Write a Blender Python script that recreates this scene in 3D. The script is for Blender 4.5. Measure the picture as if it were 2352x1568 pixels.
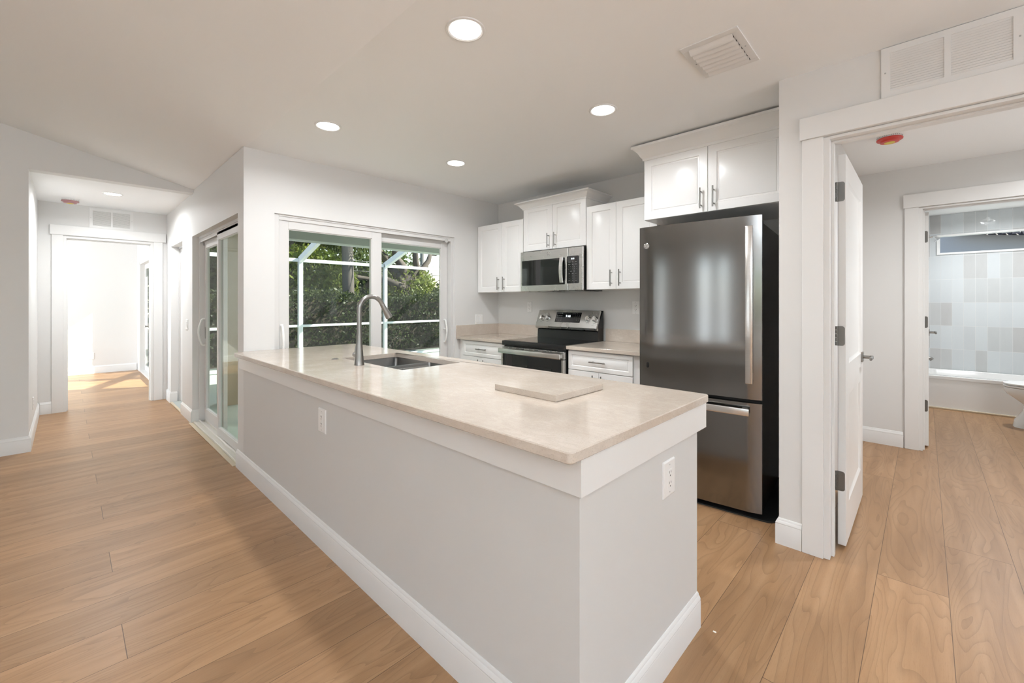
import bpy, bmesh, math, random
from mathutils import Vector, Matrix
import numpy as np
random.seed(7)
RNG = np.random.default_rng(11)
for o in list(bpy.data.objects):
    bpy.data.objects.remove(o, do_unlink=True)
SC = bpy.context.scene
COL = SC.collection
PI = math.pi

# ------------------------------------------------------------ camera
HC = 1.2883
cd = bpy.data.cameras.new('camera'); cam = bpy.data.objects.new('camera', cd); COL.objects.link(cam)
cam.location = (0, 0, HC)
cam.rotation_euler = (PI/2, 0, math.radians(43.8705-90))
cd.sensor_width = 36; cd.lens = 985.43/2352*36
cd.shift_y = -(784-693.9)/2352
cd.clip_start = 0.05; cd.clip_end = 400
SC.camera = cam
SC.view_settings.view_transform = 'Standard'
SC.view_settings.look = 'None'
SC.view_settings.gamma = 1
SC.view_settings.exposure = 0.27
SC.view_settings.use_curve_mapping = False
SC.cycles.max_bounces = 8; SC.cycles.diffuse_bounces = 5; SC.cycles.glossy_bounces = 4
SC.cycles.transparent_max_bounces = 24; SC.cycles.sample_clamp_indirect = 6

# ------------------------------------------------------------ sky and sun
w = bpy.data.worlds.new('sky'); SC.world = w; w.use_nodes = True
nt = w.node_tree; bg = nt.nodes['Background']
st = nt.nodes.new('ShaderNodeTexSky'); st.sky_type = 'NISHITA'; st.sun_disc = False
st.sun_elevation = math.radians(39); st.sun_rotation = math.radians(60)
nt.links.new(st.outputs[0], bg.inputs[0]); bg.inputs[1].default_value = 0.22
sl = bpy.data.lights.new('sun', 'SUN'); sl.energy = 11; sl.angle = math.radians(0.6); sl.color = (1, .95, .86)
so = bpy.data.objects.new('sun', sl); COL.objects.link(so)
e = math.radians(39)
so.rotation_euler = Vector((-.86*math.cos(e), .51*math.cos(e), -math.sin(e))).to_track_quat('-Z', 'Y').to_euler()

def area(name, loc, size, energy, direction, shape='DISK', size_y=None, color=(1, 1, 1), spread=180):
    l = bpy.data.lights.new(name, 'AREA'); l.energy = energy; l.shape = shape; l.size = size
    if size_y: l.size_y = size_y
    l.color = color; l.spread = math.radians(spread)
    o = bpy.data.objects.new(name, l); COL.objects.link(o); o.location = loc
    o.rotation_euler = Vector(direction).to_track_quat('-Z', 'Y').to_euler()
    return o
# light panels added outside the unseen living-room windows behind the camera
DAY = (.83, .915, 1)
WARM = (.95, .975, 1)
for (y0, y1, en) in ((1.55, 1.80, 5), (2.05, 2.33, 7), (3.40, 3.62, 5)):
    area('added_daylight', (-4.36, (y0+y1)/2, 1.2), y1-y0, en, (1, 0, .2), 'RECTANGLE', 2.1, DAY)
# added fill lights, tilted upwards so ceilings and walls brighten by bounce
area('added_daylight', (-1.6, -4.3, .75), 2.6, 92, (0, 1, 1.8), 'RECTANGLE', 1.5, DAY, 130)
area('added_daylight', (-1.6, -4.25, .35), 2.5, 260, (0, 1, 2.6), 'RECTANGLE', .6, DAY, 100)
area('added_daylight', (1.4, -4.3, 1.2), 1.6, 60, (0, 1, 1.8), 'RECTANGLE', 1.0, DAY, 130)
area('added_daylight', (-4.46, -1.9, 1.2), 1.8, 80, (1, 0, 2.2), 'RECTANGLE', 1.1, DAY, 115)
area('added_daylight', (-3.2, 9.2, 1.4), 1.8, 150, (1, 0, .1), 'RECTANGLE', 1.3, DAY)  # added fill outside the unseen left wall, brightens the bedroom
LAMP = {'kitchen': 10.0, 'hall': 20.0, 'living': 1.0, 'corridor': 26.0, 'bath': 20.0}

# ------------------------------------------------------------ materials
MATS = {}
def mat(name, col, rough=.5, metal=0., spec=.5, bump=None, emis=None, coat=0.):
    m = bpy.data.materials.new(name); m.use_nodes = True
    b = m.node_tree.nodes['Principled BSDF']
    b.inputs['Base Color'].default_value = (*col, 1)
    b.inputs['Roughness'].default_value = rough; b.inputs['Metallic'].default_value = metal
    b.inputs['Specular IOR Level'].default_value = spec
    if coat: b.inputs['Coat Weight'].default_value = coat; b.inputs['Coat Roughness'].default_value = .08
    if emis:
        b.inputs['Emission Color'].default_value = (*emis[0], 1); b.inputs['Emission Strength'].default_value = emis[1]
    if bump:
        N = m.node_tree.nodes; L = m.node_tree.links
        tc = N.new('ShaderNodeTexCoord'); mp = N.new('ShaderNodeMapping'); mp.inputs['Scale'].default_value = bump[2] if len(bump) > 2 else (1, 1, 1)
        n = N.new('ShaderNodeTexNoise'); n.inputs['Scale'].default_value = bump[0]; n.inputs['Detail'].default_value = 3
        bp = N.new('ShaderNodeBump'); bp.inputs['Strength'].default_value = bump[1]; bp.inputs['Distance'].default_value = .002
        L.new(tc.outputs['Object'], mp.inputs[0]); L.new(mp.outputs[0], n.inputs['Vector'])
        L.new(n.outputs['Fac'], bp.inputs['Height']); L.new(bp.outputs[0], b.inputs['Normal'])
    MATS[name] = m
    return m
mat('wall_paint', (.745, .74, .725), .55, bump=(260, .06))
mat('island_paint_shaded', (.65, .645, .63), .5, bump=(260, .06))  # darker than the wall paint: the island's shade is put into its colour
mat('ceiling_paint', (.925, .935, .935), .7, bump=(180, .05))
mat('trim_paint', (.785, .782, .768), .32)
mat('cabinet_paint', (.86, .855, .84), .28)
mat('door_paint', (.85, .848, .835), .3)
mat('alu_white', (.70, .69, .675), .38)
mat('alu_track', (.75, .72, .66), .3, .4)
mat('plastic_white', (.86, .855, .84), .3)
mat('slot_dark', (.05, .05, .05), .5)
mat('nickel', (.30, .29, .275), .32, 1.)
mat('hinge_metal', (.22, .215, .205), .4, 1.)
mat('chrome', (.75, .75, .75), .08, 1.)
mat('black_plastic', (.012, .012, .012), .25)
mat('black_glass', (.006, .006, .007), .04, spec=.7)
mat('black_gasket', (.01, .01, .01), .6)
mat('mat_rubber', (.022, .024, .025), .45)
mat('porcelain', (.88, .875, .86), .08)
mat('tub_white', (.86, .855, .84), .12)
mat('lens', (1, 1, 1), .3, emis=((1, .985, .95), 9.0))
mat('display_lit', (.02, .02, .02), .2, emis=((.9, .97, 1), 1.6))
mat('print_grey', (.45, .45, .44), .5)
mat('print_dark', (.03, .03, .03), .5)
mat('red_cover', (.62, .05, .035), .35)
mat('yellow_label', (.75, .62, .10), .5)
mat('paper', (.9, .87, .8), .7)
mat('stucco', (.40, .325, .22), .85, bump=(60, .5))
mat('house_wall', (.62, .60, .66), .9, bump=(80, .3))
mat('soffit', (.42, .44, .42), .8)
mat('concrete_deck', (.50, .57, .49), .8, bump=(90, .25))
mat('ground_mulch', (.10, .085, .06), .95, bump=(20, .6))
mat('enclosure_white', (.80, .82, .85), .35)
mat('pole_wood', (.42, .40, .37), .9)
mat('wire', (.35, .35, .36), .6)
mat('threshold_tan', (.62, .52, .38), .5)
mat('sill_grey', (.45, .48, .46), .7)
mat('duct_dark', (.10, .10, .095), .6)

def nodes(name, rough=.4):
    m = bpy.data.materials.new(name); m.use_nodes = True; MATS[name] = m
    return m.node_tree.nodes, m.node_tree.links, m.node_tree.nodes['Principled BSDF']
def math_node(N, L, op, a, b=None, c=None):
    n = N.new('ShaderNodeMath'); n.operation = op
    for i, v in enumerate((a, b, c)):
        if v is None: continue
        if isinstance(v, (int, float)): n.inputs[i].default_value = v
        else: L.new(v, n.inputs[i])
    return n.outputs[0]
def ramp(N, L, fac, stops):
    r = N.new('ShaderNodeValToRGB'); L.new(fac, r.inputs[0])
    while len(r.color_ramp.elements) < len(stops): r.color_ramp.elements.new(.5)
    for el, (p, c) in zip(r.color_ramp.elements, stops): el.position = p; el.color = (*c, 1)
    return r.outputs[0]

# oak planks running along X, 239.5 mm wide
N, L, B = nodes('oak_floor')
geo = N.new('ShaderNodeNewGeometry'); sep = N.new('ShaderNodeSeparateXYZ'); L.new(geo.outputs['Position'], sep.inputs[0])
X, Y = sep.outputs[0], sep.outputs[1]
v = math_node(N, L, 'DIVIDE', math_node(N, L, 'SUBTRACT', Y, .641), .2395)
row = math_node(N, L, 'FLOOR', v); fr = math_node(N, L, 'FRACT', v)
cls = math_node(N, L, 'FLOORED_MODULO', row, 3.0)
is1 = math_node(N, L, 'COMPARE', cls, 1.0, .1); is2 = math_node(N, L, 'COMPARE', cls, 2.0, .1)
off = math_node(N, L, 'ADD', .155, math_node(N, L, 'ADD', math_node(N, L, 'MULTIPLY', is1, 1.505), math_node(N, L, 'MULTIPLY', is2, 3.065)))
ln = math_node(N, L, 'ADD', 2.516, math_node(N, L, 'MULTIPLY', is2, 1.5))
u = math_node(N, L, 'DIVIDE', math_node(N, L, 'SUBTRACT', X, off), ln)
pi_ = math_node(N, L, 'FLOOR', u); fu = math_node(N, L, 'FRACT', u)
# plank id -> random
cmb = N.new('ShaderNodeCombineXYZ'); L.new(row, cmb.inputs[0]); L.new(pi_, cmb.inputs[1])
wn = N.new('ShaderNodeTexWhiteNoise'); wn.noise_dimensions = '3D'; L.new(cmb.outputs[0], wn.inputs['Vector'])
rnd = wn.outputs['Value']
# seams
dv = math_node(N, L, 'MULTIPLY', math_node(N, L, 'MINIMUM', fr, math_node(N, L, 'SUBTRACT', 1.0, fr)), .2395)
du = math_node(N, L, 'MULTIPLY', math_node(N, L, 'MINIMUM', fu, math_node(N, L, 'SUBTRACT', 1.0, fu)), ln)
sv = math_node(N, L, 'LESS_THAN', dv, .0011); su = math_node(N, L, 'LESS_THAN', du, .0013)
seam = math_node(N, L, 'MAXIMUM', sv, su)
# grain
gv = N.new('ShaderNodeCombineXYZ')
L.new(math_node(N, L, 'ADD', X, math_node(N, L, 'MULTIPLY', rnd, 37.0)), gv.inputs[0])
L.new(math_node(N, L, 'ADD', Y, math_node(N, L, 'MULTIPLY', rnd, 11.0)), gv.inputs[1])
def noise(scale, vec, detail=4, rough=.5, dist=0.):
    mp = N.new('ShaderNodeMapping'); mp.inputs['Scale'].default_value = scale; L.new(vec, mp.inputs[0])
    n = N.new('ShaderNodeTexNoise'); n.inputs['Scale'].default_value = 1; n.inputs['Detail'].default_value = detail
    n.inputs['Roughness'].default_value = rough; n.inputs['Distortion'].default_value = dist
    L.new(mp.outputs[0], n.inputs['Vector']); return n.outputs['Fac']
big = noise((.9, 5.5, 1), gv.outputs[0], 2, .45, .4)            # cathedral figure field
rings = math_node(N, L, 'FRACT', math_node(N, L, 'MULTIPLY', big, 17.0))
ringl = math_node(N, L, 'POWER', rings, 5.0)
fine = noise((9, 260, 1), gv.outputs[0], 3, .6)
pores = noise((26, 520, 1), gv.outputs[0], 2, .7)
mid = noise((1.2, 16, 1), gv.outputs[0], 3, .5, .3)
base = ramp(N, L, mid, [(.25, (.295, .158, .072)), (.5, (.365, .205, .099)), (.75, (.43, .255, .132))])
def mixc(a, b, fac, mode='MIX'):
    mx = N.new('ShaderNodeMix'); mx.data_type = 'RGBA'; mx.blend_type = mode
    if isinstance(fac, (int, float)): mx.inputs[0].default_value = fac
    else: L.new(fac, mx.inputs[0])
    for k, s in ((6, a), (7, b)):
        if isinstance(s, tuple): mx.inputs[k].default_value = (*s, 1)
        else: L.new(s, mx.inputs[k])
    return mx.outputs[2]
c1 = mixc(base, (.165, .085, .036), math_node(N, L, 'MULTIPLY', ringl, .42))
c2 = mixc(c1, (.23, .11, .048), math_node(N, L, 'MULTIPLY', math_node(N, L, 'GREATER_THAN', pores, .60), .22))
c3 = mixc(c2, (.46, .29, .15), math_node(N, L, 'MULTIPLY', math_node(N, L, 'SUBTRACT', fine, .35), .45))
hv = N.new('ShaderNodeHueSaturation'); L.new(c3, hv.inputs['Color'])
L.new(math_node(N, L, 'ADD', .86, math_node(N, L, 'MULTIPLY', rnd, .26)), hv.inputs['Value']); hv.inputs['Saturation'].default_value = .98
c4 = mixc(hv.outputs[0], (.085, .045, .022), math_node(N, L, 'MULTIPLY', seam, .85))
L.new(c4, B.inputs['Base Color'])
L.new(math_node(N, L, 'ADD', .30, math_node(N, L, 'MULTIPLY', fine, .14)), B.inputs['Roughness'])
B.inputs['Specular IOR Level'].default_value = .34
bp_ = N.new('ShaderNodeBump'); bp_.inputs['Strength'].default_value = .12; bp_.inputs['Distance'].default_value = .001
L.new(math_node(N, L, 'SUBTRACT', math_node(N, L, 'MULTIPLY', fine, .5), math_node(N, L, 'ADD', math_node(N, L, 'MULTIPLY', ringl, .5), math_node(N, L, 'MULTIPLY', seam, 1.5))), bp_.inputs['Height'])
L.new(bp_.outputs[0], B.inputs['Normal'])

# beige quartz with thin streaks along the run
N, L, B = nodes('quartz')
geo = N.new('ShaderNodeNewGeometry')
a = noise((6, 6, 6), geo.outputs['Position'], 4, .6, .5)
b_ = noise((28, 9, 28), geo.outputs['Position'], 6, .7, .8)
vein = ramp(N, L, b_, [(.40, (.0, .0, .0)), (.49, (.75, .75, .75)), (.515, (1, 1, 1)), (.60, (0, 0, 0))])
base = ramp(N, L, a, [(.3, (.555, .478, .405)), (.55, (.605, .528, .452)), (.75, (.655, .585, .512))])
sp = noise((220, 220, 220), geo.outputs['Position'], 2, .6)
c = mixc(base, (.47, .395, .325), math_node(N, L, 'MULTIPLY', vein, .30))
c = mixc(c, (.38, .32, .26), math_node(N, L, 'MULTIPLY', math_node(N, L, 'GREATER_THAN', sp, .62), .35))
L.new(c, B.inputs['Base Color']); B.inputs['Roughness'].default_value = .11

# brushed steel (horizontal grain), and a darker one for the refrigerator
def steel(name, col, rough, grain):
    global N, L
    N, L, B = nodes(name)
    tc = N.new('ShaderNodeTexCoord')
    g = noise(grain, tc.outputs['Object'], 3, .6)
    sm = noise((5, 5, 5), tc.outputs['Object'], 4, .6, .6)
    L.new(ramp(N, L, g, [(.3, tuple(x*.93 for x in col)), (.7, tuple(min(1, x*1.06) for x in col))]), B.inputs['Base Color'])
    B.inputs['Metallic'].default_value = 1
    L.new(math_node(N, L, 'ADD', rough-.06, math_node(N, L, 'MULTIPLY', sm, .14)), B.inputs['Roughness'])
    bp = N.new('ShaderNodeBump'); bp.inputs['Strength'].default_value = .08; bp.inputs['Distance'].default_value = .0005
    L.new(g, bp.inputs['Height']); L.new(bp.outputs[0], B.inputs['Normal'])
steel('steel', (.56, .55, .53), .27, (8, 8, 700))
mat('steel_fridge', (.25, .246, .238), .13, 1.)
steel('steel_sink', (.22, .22, .215), .3, (300, 300, 300))
steel('steel_bright', (.80, .79, .77), .22, (8, 8, 400))

# glossy hand-glazed wall tile, 75 x 230 mm upright stack
N, L, B = nodes('glazed_tile')
geo = N.new('ShaderNodeNewGeometry'); sep = N.new('ShaderNodeSeparateXYZ'); L.new(geo.outputs['Position'], sep.inputs[0])
H_ = math_node(N, L, 'ADD', sep.outputs[0], sep.outputs[1])
tu = math_node(N, L, 'DIVIDE', H_, .1045); tv = math_node(N, L, 'DIVIDE', math_node(N, L, 'SUBTRACT', sep.outputs[2], .363), .307)
fu = math_node(N, L, 'FRACT', tu); fv = math_node(N, L, 'FRACT', tv)
gu = math_node(N, L, 'MULTIPLY', math_node(N, L, 'MINIMUM', fu, math_node(N, L, 'SUBTRACT', 1.0, fu)), .1045)
gv_ = math_node(N, L, 'MULTIPLY', math_node(N, L, 'MINIMUM', fv, math_node(N, L, 'SUBTRACT', 1.0, fv)), .307)
gr = math_node(N, L, 'LESS_THAN', math_node(N, L, 'MINIMUM', gu, gv_), .0014)
cm = N.new('ShaderNodeCombineXYZ'); L.new(math_node(N, L, 'FLOOR', tu), cm.inputs[0]); L.new(math_node(N, L, 'FLOOR', tv), cm.inputs[1])
wn = N.new('ShaderNodeTexWhiteNoise'); L.new(cm.outputs[0], wn.inputs['Vector'])
tcol = ramp(N, L, wn.outputs['Value'], [(.0, (.50, .49, .48)), (.3, (.56, .58, .58)), (.6, (.60, .63, .645)), (1., (.66, .70, .715))])
cl = noise((14, 14, 5), geo.outputs['Position'], 3, .6)
tcol = mixc(tcol, (.70, .72, .72), math_node(N, L, 'MULTIPLY', cl, .35))
L.new(mixc(tcol, (.80, .80, .79), gr), B.inputs['Base Color'])
B.inputs['Roughness'].default_value = .08
wv = noise((9, 9, 9), geo.outputs['Position'], 2, .5)
bp = N.new('ShaderNodeBump'); bp.inputs['Strength'].default_value = .5; bp.inputs['Distance'].default_value = .004
L.new(math_node(N, L, 'SUBTRACT', wv, gr), bp.inputs['Height']); L.new(bp.outputs[0], B.inputs['Normal'])

# clear glazing and insect screen
def glassmat(name, tint, ior):
    m = bpy.data.materials.new(name); m.use_nodes = True; MATS[name] = m
    N = m.node_tree.nodes; L = m.node_tree.links; N.remove(N['Principled BSDF'])
    t = N.new('ShaderNodeBsdfTransparent'); t.inputs[0].default_value = (*tint, 1)
    g = N.new('ShaderNodeBsdfGlossy'); g.inputs['Roughness'].default_value = .01
    lw = N.new('ShaderNodeLayerWeight'); lw.inputs['Blend'].default_value = .5
    fac = math_node(N, L, 'ADD', .018, math_node(N, L, 'MULTIPLY', math_node(N, L, 'POWER', lw.outputs['Facing'], 5.0), .3))
    x = N.new('ShaderNodeMixShader'); L.new(fac, x.inputs[0]); L.new(t.outputs[0], x.inputs[1]); L.new(g.outputs[0], x.inputs[2])
    L.new(x.outputs[0], N['Material Output'].inputs[0])
glassmat('glass', (.93, .96, .94), 1.35)
m = bpy.data.materials.new('insect_screen'); m.use_nodes = True; MATS['insect_screen'] = m
N = m.node_tree.nodes; L = m.node_tree.links; N.remove(N['Principled BSDF'])
t = N.new('ShaderNodeBsdfTransparent'); d = N.new('ShaderNodeBsdfDiffuse'); d.inputs[0].default_value = (.05, .05, .052, 1)
x = N.new('ShaderNodeMixShader'); x.inputs[0].default_value = .22
L.new(t.outputs[0], x.inputs[1]); L.new(d.outputs[0], x.inputs[2]); L.new(x.outputs[0], N['Material Output'].inputs[0])

def foliage_mat(name, cols, trans=.35):
    global N, L
    N, L, B = nodes(name)
    geo = N.new('ShaderNodeNewGeometry')
    n1 = noise((2.3, 2.3, 2.3), geo.outputs['Position'], 3, .6)
    rnd = geo.outputs['Random Per Island']
    f = math_node(N, L, 'ADD', math_node(N, L, 'MULTIPLY', n1, .5), math_node(N, L, 'MULTIPLY', rnd, .5))
    L.new(ramp(N, L, f, [(.2, cols[0]), (.5, cols[1]), (.8, cols[2])]), B.inputs['Base Color'])
    B.inputs['Roughness'].default_value = .45
    B.inputs['Transmission Weight'].default_value = 0
    tr = N.new('ShaderNodeBsdfTranslucent'); tr.inputs[0].default_value = (*cols[2], 1)
    x = N.new('ShaderNodeMixShader'); x.inputs[0].default_value = trans
    L.new(B.outputs[0], x.inputs[1]); L.new(tr.outputs[0], x.inputs[2]); L.new(x.outputs[0], N['Material Output'].inputs[0])
foliage_mat('hedge_leaf', [(.022, .036, .016), (.05, .075, .028), (.13, .17, .06)])
foliage_mat('bush_leaf', [(.10, .15, .025), (.24, .32, .06), (.42, .48, .12)])
foliage_mat('oak_leaf', [(.02, .04, .012), (.06, .10, .025), (.16, .22, .06)])
foliage_mat('palm_leaf', [(.03, .05, .02), (.07, .11, .04), (.16, .20, .08)])
foliage_mat('dry_palm_leaf', [(.16, .11, .05), (.30, .22, .10), (.42, .36, .16)])
mat('bark', (.16, .135, .115), .9, bump=(14, .9, (1, 1, .35)))
mat('palm_bark', (.24, .21, .185), .9, bump=(22, .9, (1, 1, 2.2)))
mat('roof_tile', (.20, .17, .19), .8)

# ------------------------------------------------------------ geometry helpers
ORG = {}
class MB:
    def __init__(s): s.v = []; s.f = []
    def add(s, vs, fs):
        o = len(s.v); s.v += [tuple(p) for p in vs]; s.f += [tuple(i+o for i in f) for f in fs]; return s
    def bm(s, bm, M=None):
        bm.verts.ensure_lookup_table(); bm.verts.index_update()
        s.add([(M @ q.co) if M else q.co for q in bm.verts], [[q.index for q in f.verts] for f in bm.faces]); bm.free(); return s
    def box(s, x0, x1, y0, y1, z0, z1, bev=0, seg=1, M=None):
        x0, x1 = sorted((x0, x1)); y0, y1 = sorted((y0, y1)); z0, z1 = sorted((z0, z1))
        if not bev and M is None:
            return s.add([(x0, y0, z0), (x1, y0, z0), (x1, y1, z0), (x0, y1, z0), (x0, y0, z1), (x1, y0, z1), (x1, y1, z1), (x0, y1, z1)],
                         [(0, 3, 2, 1), (4, 5, 6, 7), (0, 1, 5, 4), (1, 2, 6, 5), (2, 3, 7, 6), (3, 0, 4, 7)])
        b = bmesh.new(); bmesh.ops.create_cube(b, size=1)
        for q in b.verts: q.co = Vector(((x0+x1)/2+q.co.x*(x1-x0), (y0+y1)/2+q.co.y*(y1-y0), (z0+z1)/2+q.co.z*(z1-z0)))
        if bev: bmesh.ops.bevel(b, geom=list(b.edges), offset=bev, segments=seg, profile=.5, affect='EDGES')
        return s.bm(b, M)
    def tube(s, pts, r, n=12, caps=True, rs=None):
        pts = [Vector(p) for p in pts]; rs = rs or [r]*len(pts); m = len(pts)
        t0 = (pts[1]-pts[0]).normalized(); up = Vector((0, 0, 1)) if abs(t0.z) < .9 else Vector((1, 0, 0))
        nx = t0.cross(up).normalized(); vs = []; fs = []
        for i, p in enumerate(pts):
            t = ((pts[min(i+1, m-1)]-p).normalized() + (p-pts[max(i-1, 0)]).normalized())
            t = t.normalized() if t.length > 1e-6 else t0
            nx = (nx - t*nx.dot(t)).normalized(); ny = t.cross(nx)
            for k in range(n):
                a = 2*PI*k/n; vs.append(p + (nx*math.cos(a) + ny*math.sin(a))*rs[i])
        for i in range(m-1):
            for k in range(n):
                k2 = (k+1) % n; fs.append((i*n+k, i*n+k2, (i+1)*n+k2, (i+1)*n+k))
        if caps: fs.append(tuple(range(n))[::-1]); fs.append(tuple((m-1)*n+k for k in range(n)))
        return s.add(vs, fs)
    def lathe(s, prof, c=(0, 0, 0), n=32, axis='z', cap0=True, cap1=True):
        vs = []; fs = []
        for (r, h) in prof:
            for k in range(n):
                a = 2*PI*k/n; x, y = r*math.cos(a), r*math.sin(a)
                p = (x, y, h) if axis == 'z' else ((h, x, y) if axis == 'x' else (y, h, x))
                vs.append((c[0]+p[0], c[1]+p[1], c[2]+p[2]))
        for i in range(len(prof)-1):
            for k in range(n):
                k2 = (k+1) % n; fs.append((i*n+k, i*n+k2, (i+1)*n+k2, (i+1)*n+k))
        if cap0: fs.append(tuple(range(n))[::-1])
        if cap1: fs.append(tuple((len(prof)-1)*n+k for k in range(n)))
        return s.add(vs, fs)
    def prism(s, poly, f, a0, a1):
        """poly: 2-D outline, f(u, v, a) -> xyz"""
        n = len(poly); vs = [f(p[0], p[1], a0) for p in poly] + [f(p[0], p[1], a1) for p in poly]
        fs = [tuple(range(n))[::-1], tuple(range(n, 2*n))]
        for i in range(n): j = (i+1) % n; fs.append((i, j, n+j, n+i))
        return s.add(vs, fs)
    def sweep(s, path, prof, closed=False):
        """path: floor polyline [(x,y)]; prof [(offset to the left of travel, z)]; mitred"""
        P = [Vector((p[0], p[1])) for p in path]; n = len(P); m = len(prof); vs = []; fs = []
        def nrm(a, b): d = (b-a).normalized(); return Vector((-d.y, d.x))
        for i in range(n):
            a = nrm(P[i-1], P[i]) if i > 0 else None; b = nrm(P[i], P[i+1]) if i < n-1 else None
            if a is None: q = b
            elif b is None: q = a
            else:
                q = (a+b).normalized(); q = q/ max(.2, q.dot(a))
            for (o, z) in prof: vs.append((P[i].x+q.x*o, P[i].y+q.y*o, z))
        for i in range(n-1):
            for k in range(m): k2 = (k+1) % m; fs.append((i*m+k, i*m+k2, (i+1)*m+k2, (i+1)*m+k))
        fs.append(tuple(range(m))[::-1]); fs.append(tuple((n-1)*m+k for k in range(m)))
        return s.add(vs, fs)
    def panel(s, loops, f, u0, u1, v0, v1, back):
        """nested rectangular relief: loops [(inset, depth)], f(u,v,d); back = depth of the flat back"""
        vs = []; fs = []
        L_ = [(0, back)] + list(loops)
        for (i, d) in L_:
            vs += [f(u0+i, v0+i, d), f(u1-i, v0+i, d), f(u1-i, v1-i, d), f(u0+i, v1-i, d)]
        for k in range(len(L_)-1):
            for j in range(4):
                j2 = (j+1) % 4; fs.append((4*k+j, 4*k+j2, 4*k+4+j2, 4*k+4+j))
        e_ = 4*(len(L_)-1); fs.append((e_, e_+1, e_+2, e_+3)); fs.append((3, 2, 1, 0))
        return s.add(vs, fs)
    def text(s, string, size, M, depth=.0004, align='CENTER'):
        c = bpy.data.curves.new('t', 'FONT'); c.body = string; c.size = size; c.align_x = align; c.align_y = 'CENTER'; c.extrude = depth; c.resolution_u = 2
        o = bpy.data.objects.new('t', c); COL.objects.link(o)
        dg = bpy.context.evaluated_depsgraph_get(); dg.update()
        me = bpy.data.meshes.new_from_object(o.evaluated_get(dg))
        s.add([M @ q.co for q in me.vertices], [tuple(p.vertices) for p in me.polygons])
        bpy.data.objects.remove(o, do_unlink=True); bpy.data.curves.remove(c); bpy.data.meshes.remove(me); return s
    def build(s, name, m, parent=None, angle=35, smooth=True, fix=True):
        og = ORG.get(parent.name, Vector((0, 0, 0))) if parent else Vector((0, 0, 0))
        me = bpy.data.meshes.new(name)
        me.from_pydata([(p[0]-og[0], p[1]-og[1], p[2]-og[2]) for p in s.v], [], s.f)
        if fix:
            b = bmesh.new(); b.from_mesh(me); bmesh.ops.recalc_face_normals(b, faces=list(b.faces)); b.to_mesh(me); b.free()
        me.update()
        if smooth:
            me.shade_smooth(); me.set_sharp_from_angle(angle=math.radians(angle))
        me.materials.append(MATS[m] if isinstance(m, str) else m)
        o = bpy.data.objects.new(name, me); COL.objects.link(o)
        if parent: o.parent = parent; ORG[o.name] = og
        return o
def tag(o, label, cat, group=None, kind=None):
    if label: o['label'] = label
    if cat: o['category'] = cat
    if group: o['group'] = group
    if kind: o['kind'] = kind
    return o
def thing(name, label, cat, loc, group=None, rz=None, kind=None):
    o = bpy.data.objects.new(name, None); COL.objects.link(o); o.empty_display_size = .1
    o.location = loc
    if rz is not None: o.rotation_euler = (0, 0, rz); ORG[o.name] = Vector((0, 0, 0))
    else: ORG[o.name] = Vector(loc)
    return tag(o, label, cat, group, kind)
def struct(name, mb, m, label=None, cat=None, **k):
    o = mb.build(name, m, **k); tag(o, label, cat, kind='structure'); return o
def sroot(name, loc, label=None, cat=None):
    return thing(name, label, cat, loc, kind='structure')

# ============================================================ SETTING
H = 2.472
def wallbox(name, boxes, m='wall_paint', label=None):
    mb = MB()
    for b in boxes: mb.box(*b)
    return struct(name, mb, m, label, 'wall')
# floors
fl = MB()
for (x0, x1, y0, y1) in ((-4.2, 2.65, -4, 3.80), (2.65, 3.70, .50, 3.80), (2.65, 5.21, -1.55, .50), (5.21, 8.15, -1.55, .10),
                         (-4.2, 1.0, 3.80, 5.63), (-.30, 1.0, 5.63, 7.36), (-3.1, 1.0, 7.36, 10.9)):
    fl.box(x0, x1, y0, y1, -.05, 0)
struct('floor', fl, 'oak_floor', 'wide light oak plank floor through all rooms', 'floor')
# ceilings
struct('ceiling', MB().box(.955, 5.27, -4.1, 3.87, H, H+.12), 'ceiling_paint', 'flat white kitchen ceiling', 'ceiling')
def vz(x): return H+.238*(.955-x)
RX = -1.9
vault = MB().prism([(.955, H), (RX, vz(RX)), (-4.35, vz(RX)-.238*(RX+4.35)*1), (-4.35, vz(RX)-.238*(RX+4.35)+.12), (RX, vz(RX)+.12), (.955, H+.12)],
                   lambda u, v, a: (u, a, v), -4.1, 5.62)
struct('ceiling.001', vault, 'ceiling_paint', 'sloped vaulted ceiling over the living area', 'ceiling')
struct('ceiling.002', MB().box(-.34, 1.08, 5.62, 7.42, 2.452, 2.56), 'ceiling_paint', 'flat ceiling of the short hall', 'ceiling')
struct('ceiling.003', MB().box(-3.1, 1.07, 7.42, 10.97, 2.44, 2.56), 'ceiling_paint', 'flat ceiling of the bright far bedroom', 'ceiling')
struct('ceiling.004', MB().box(5.27, 8.24, -1.7, .19, 2.455, 2.56), 'ceiling_paint', 'white bathroom ceiling', 'ceiling')
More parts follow.
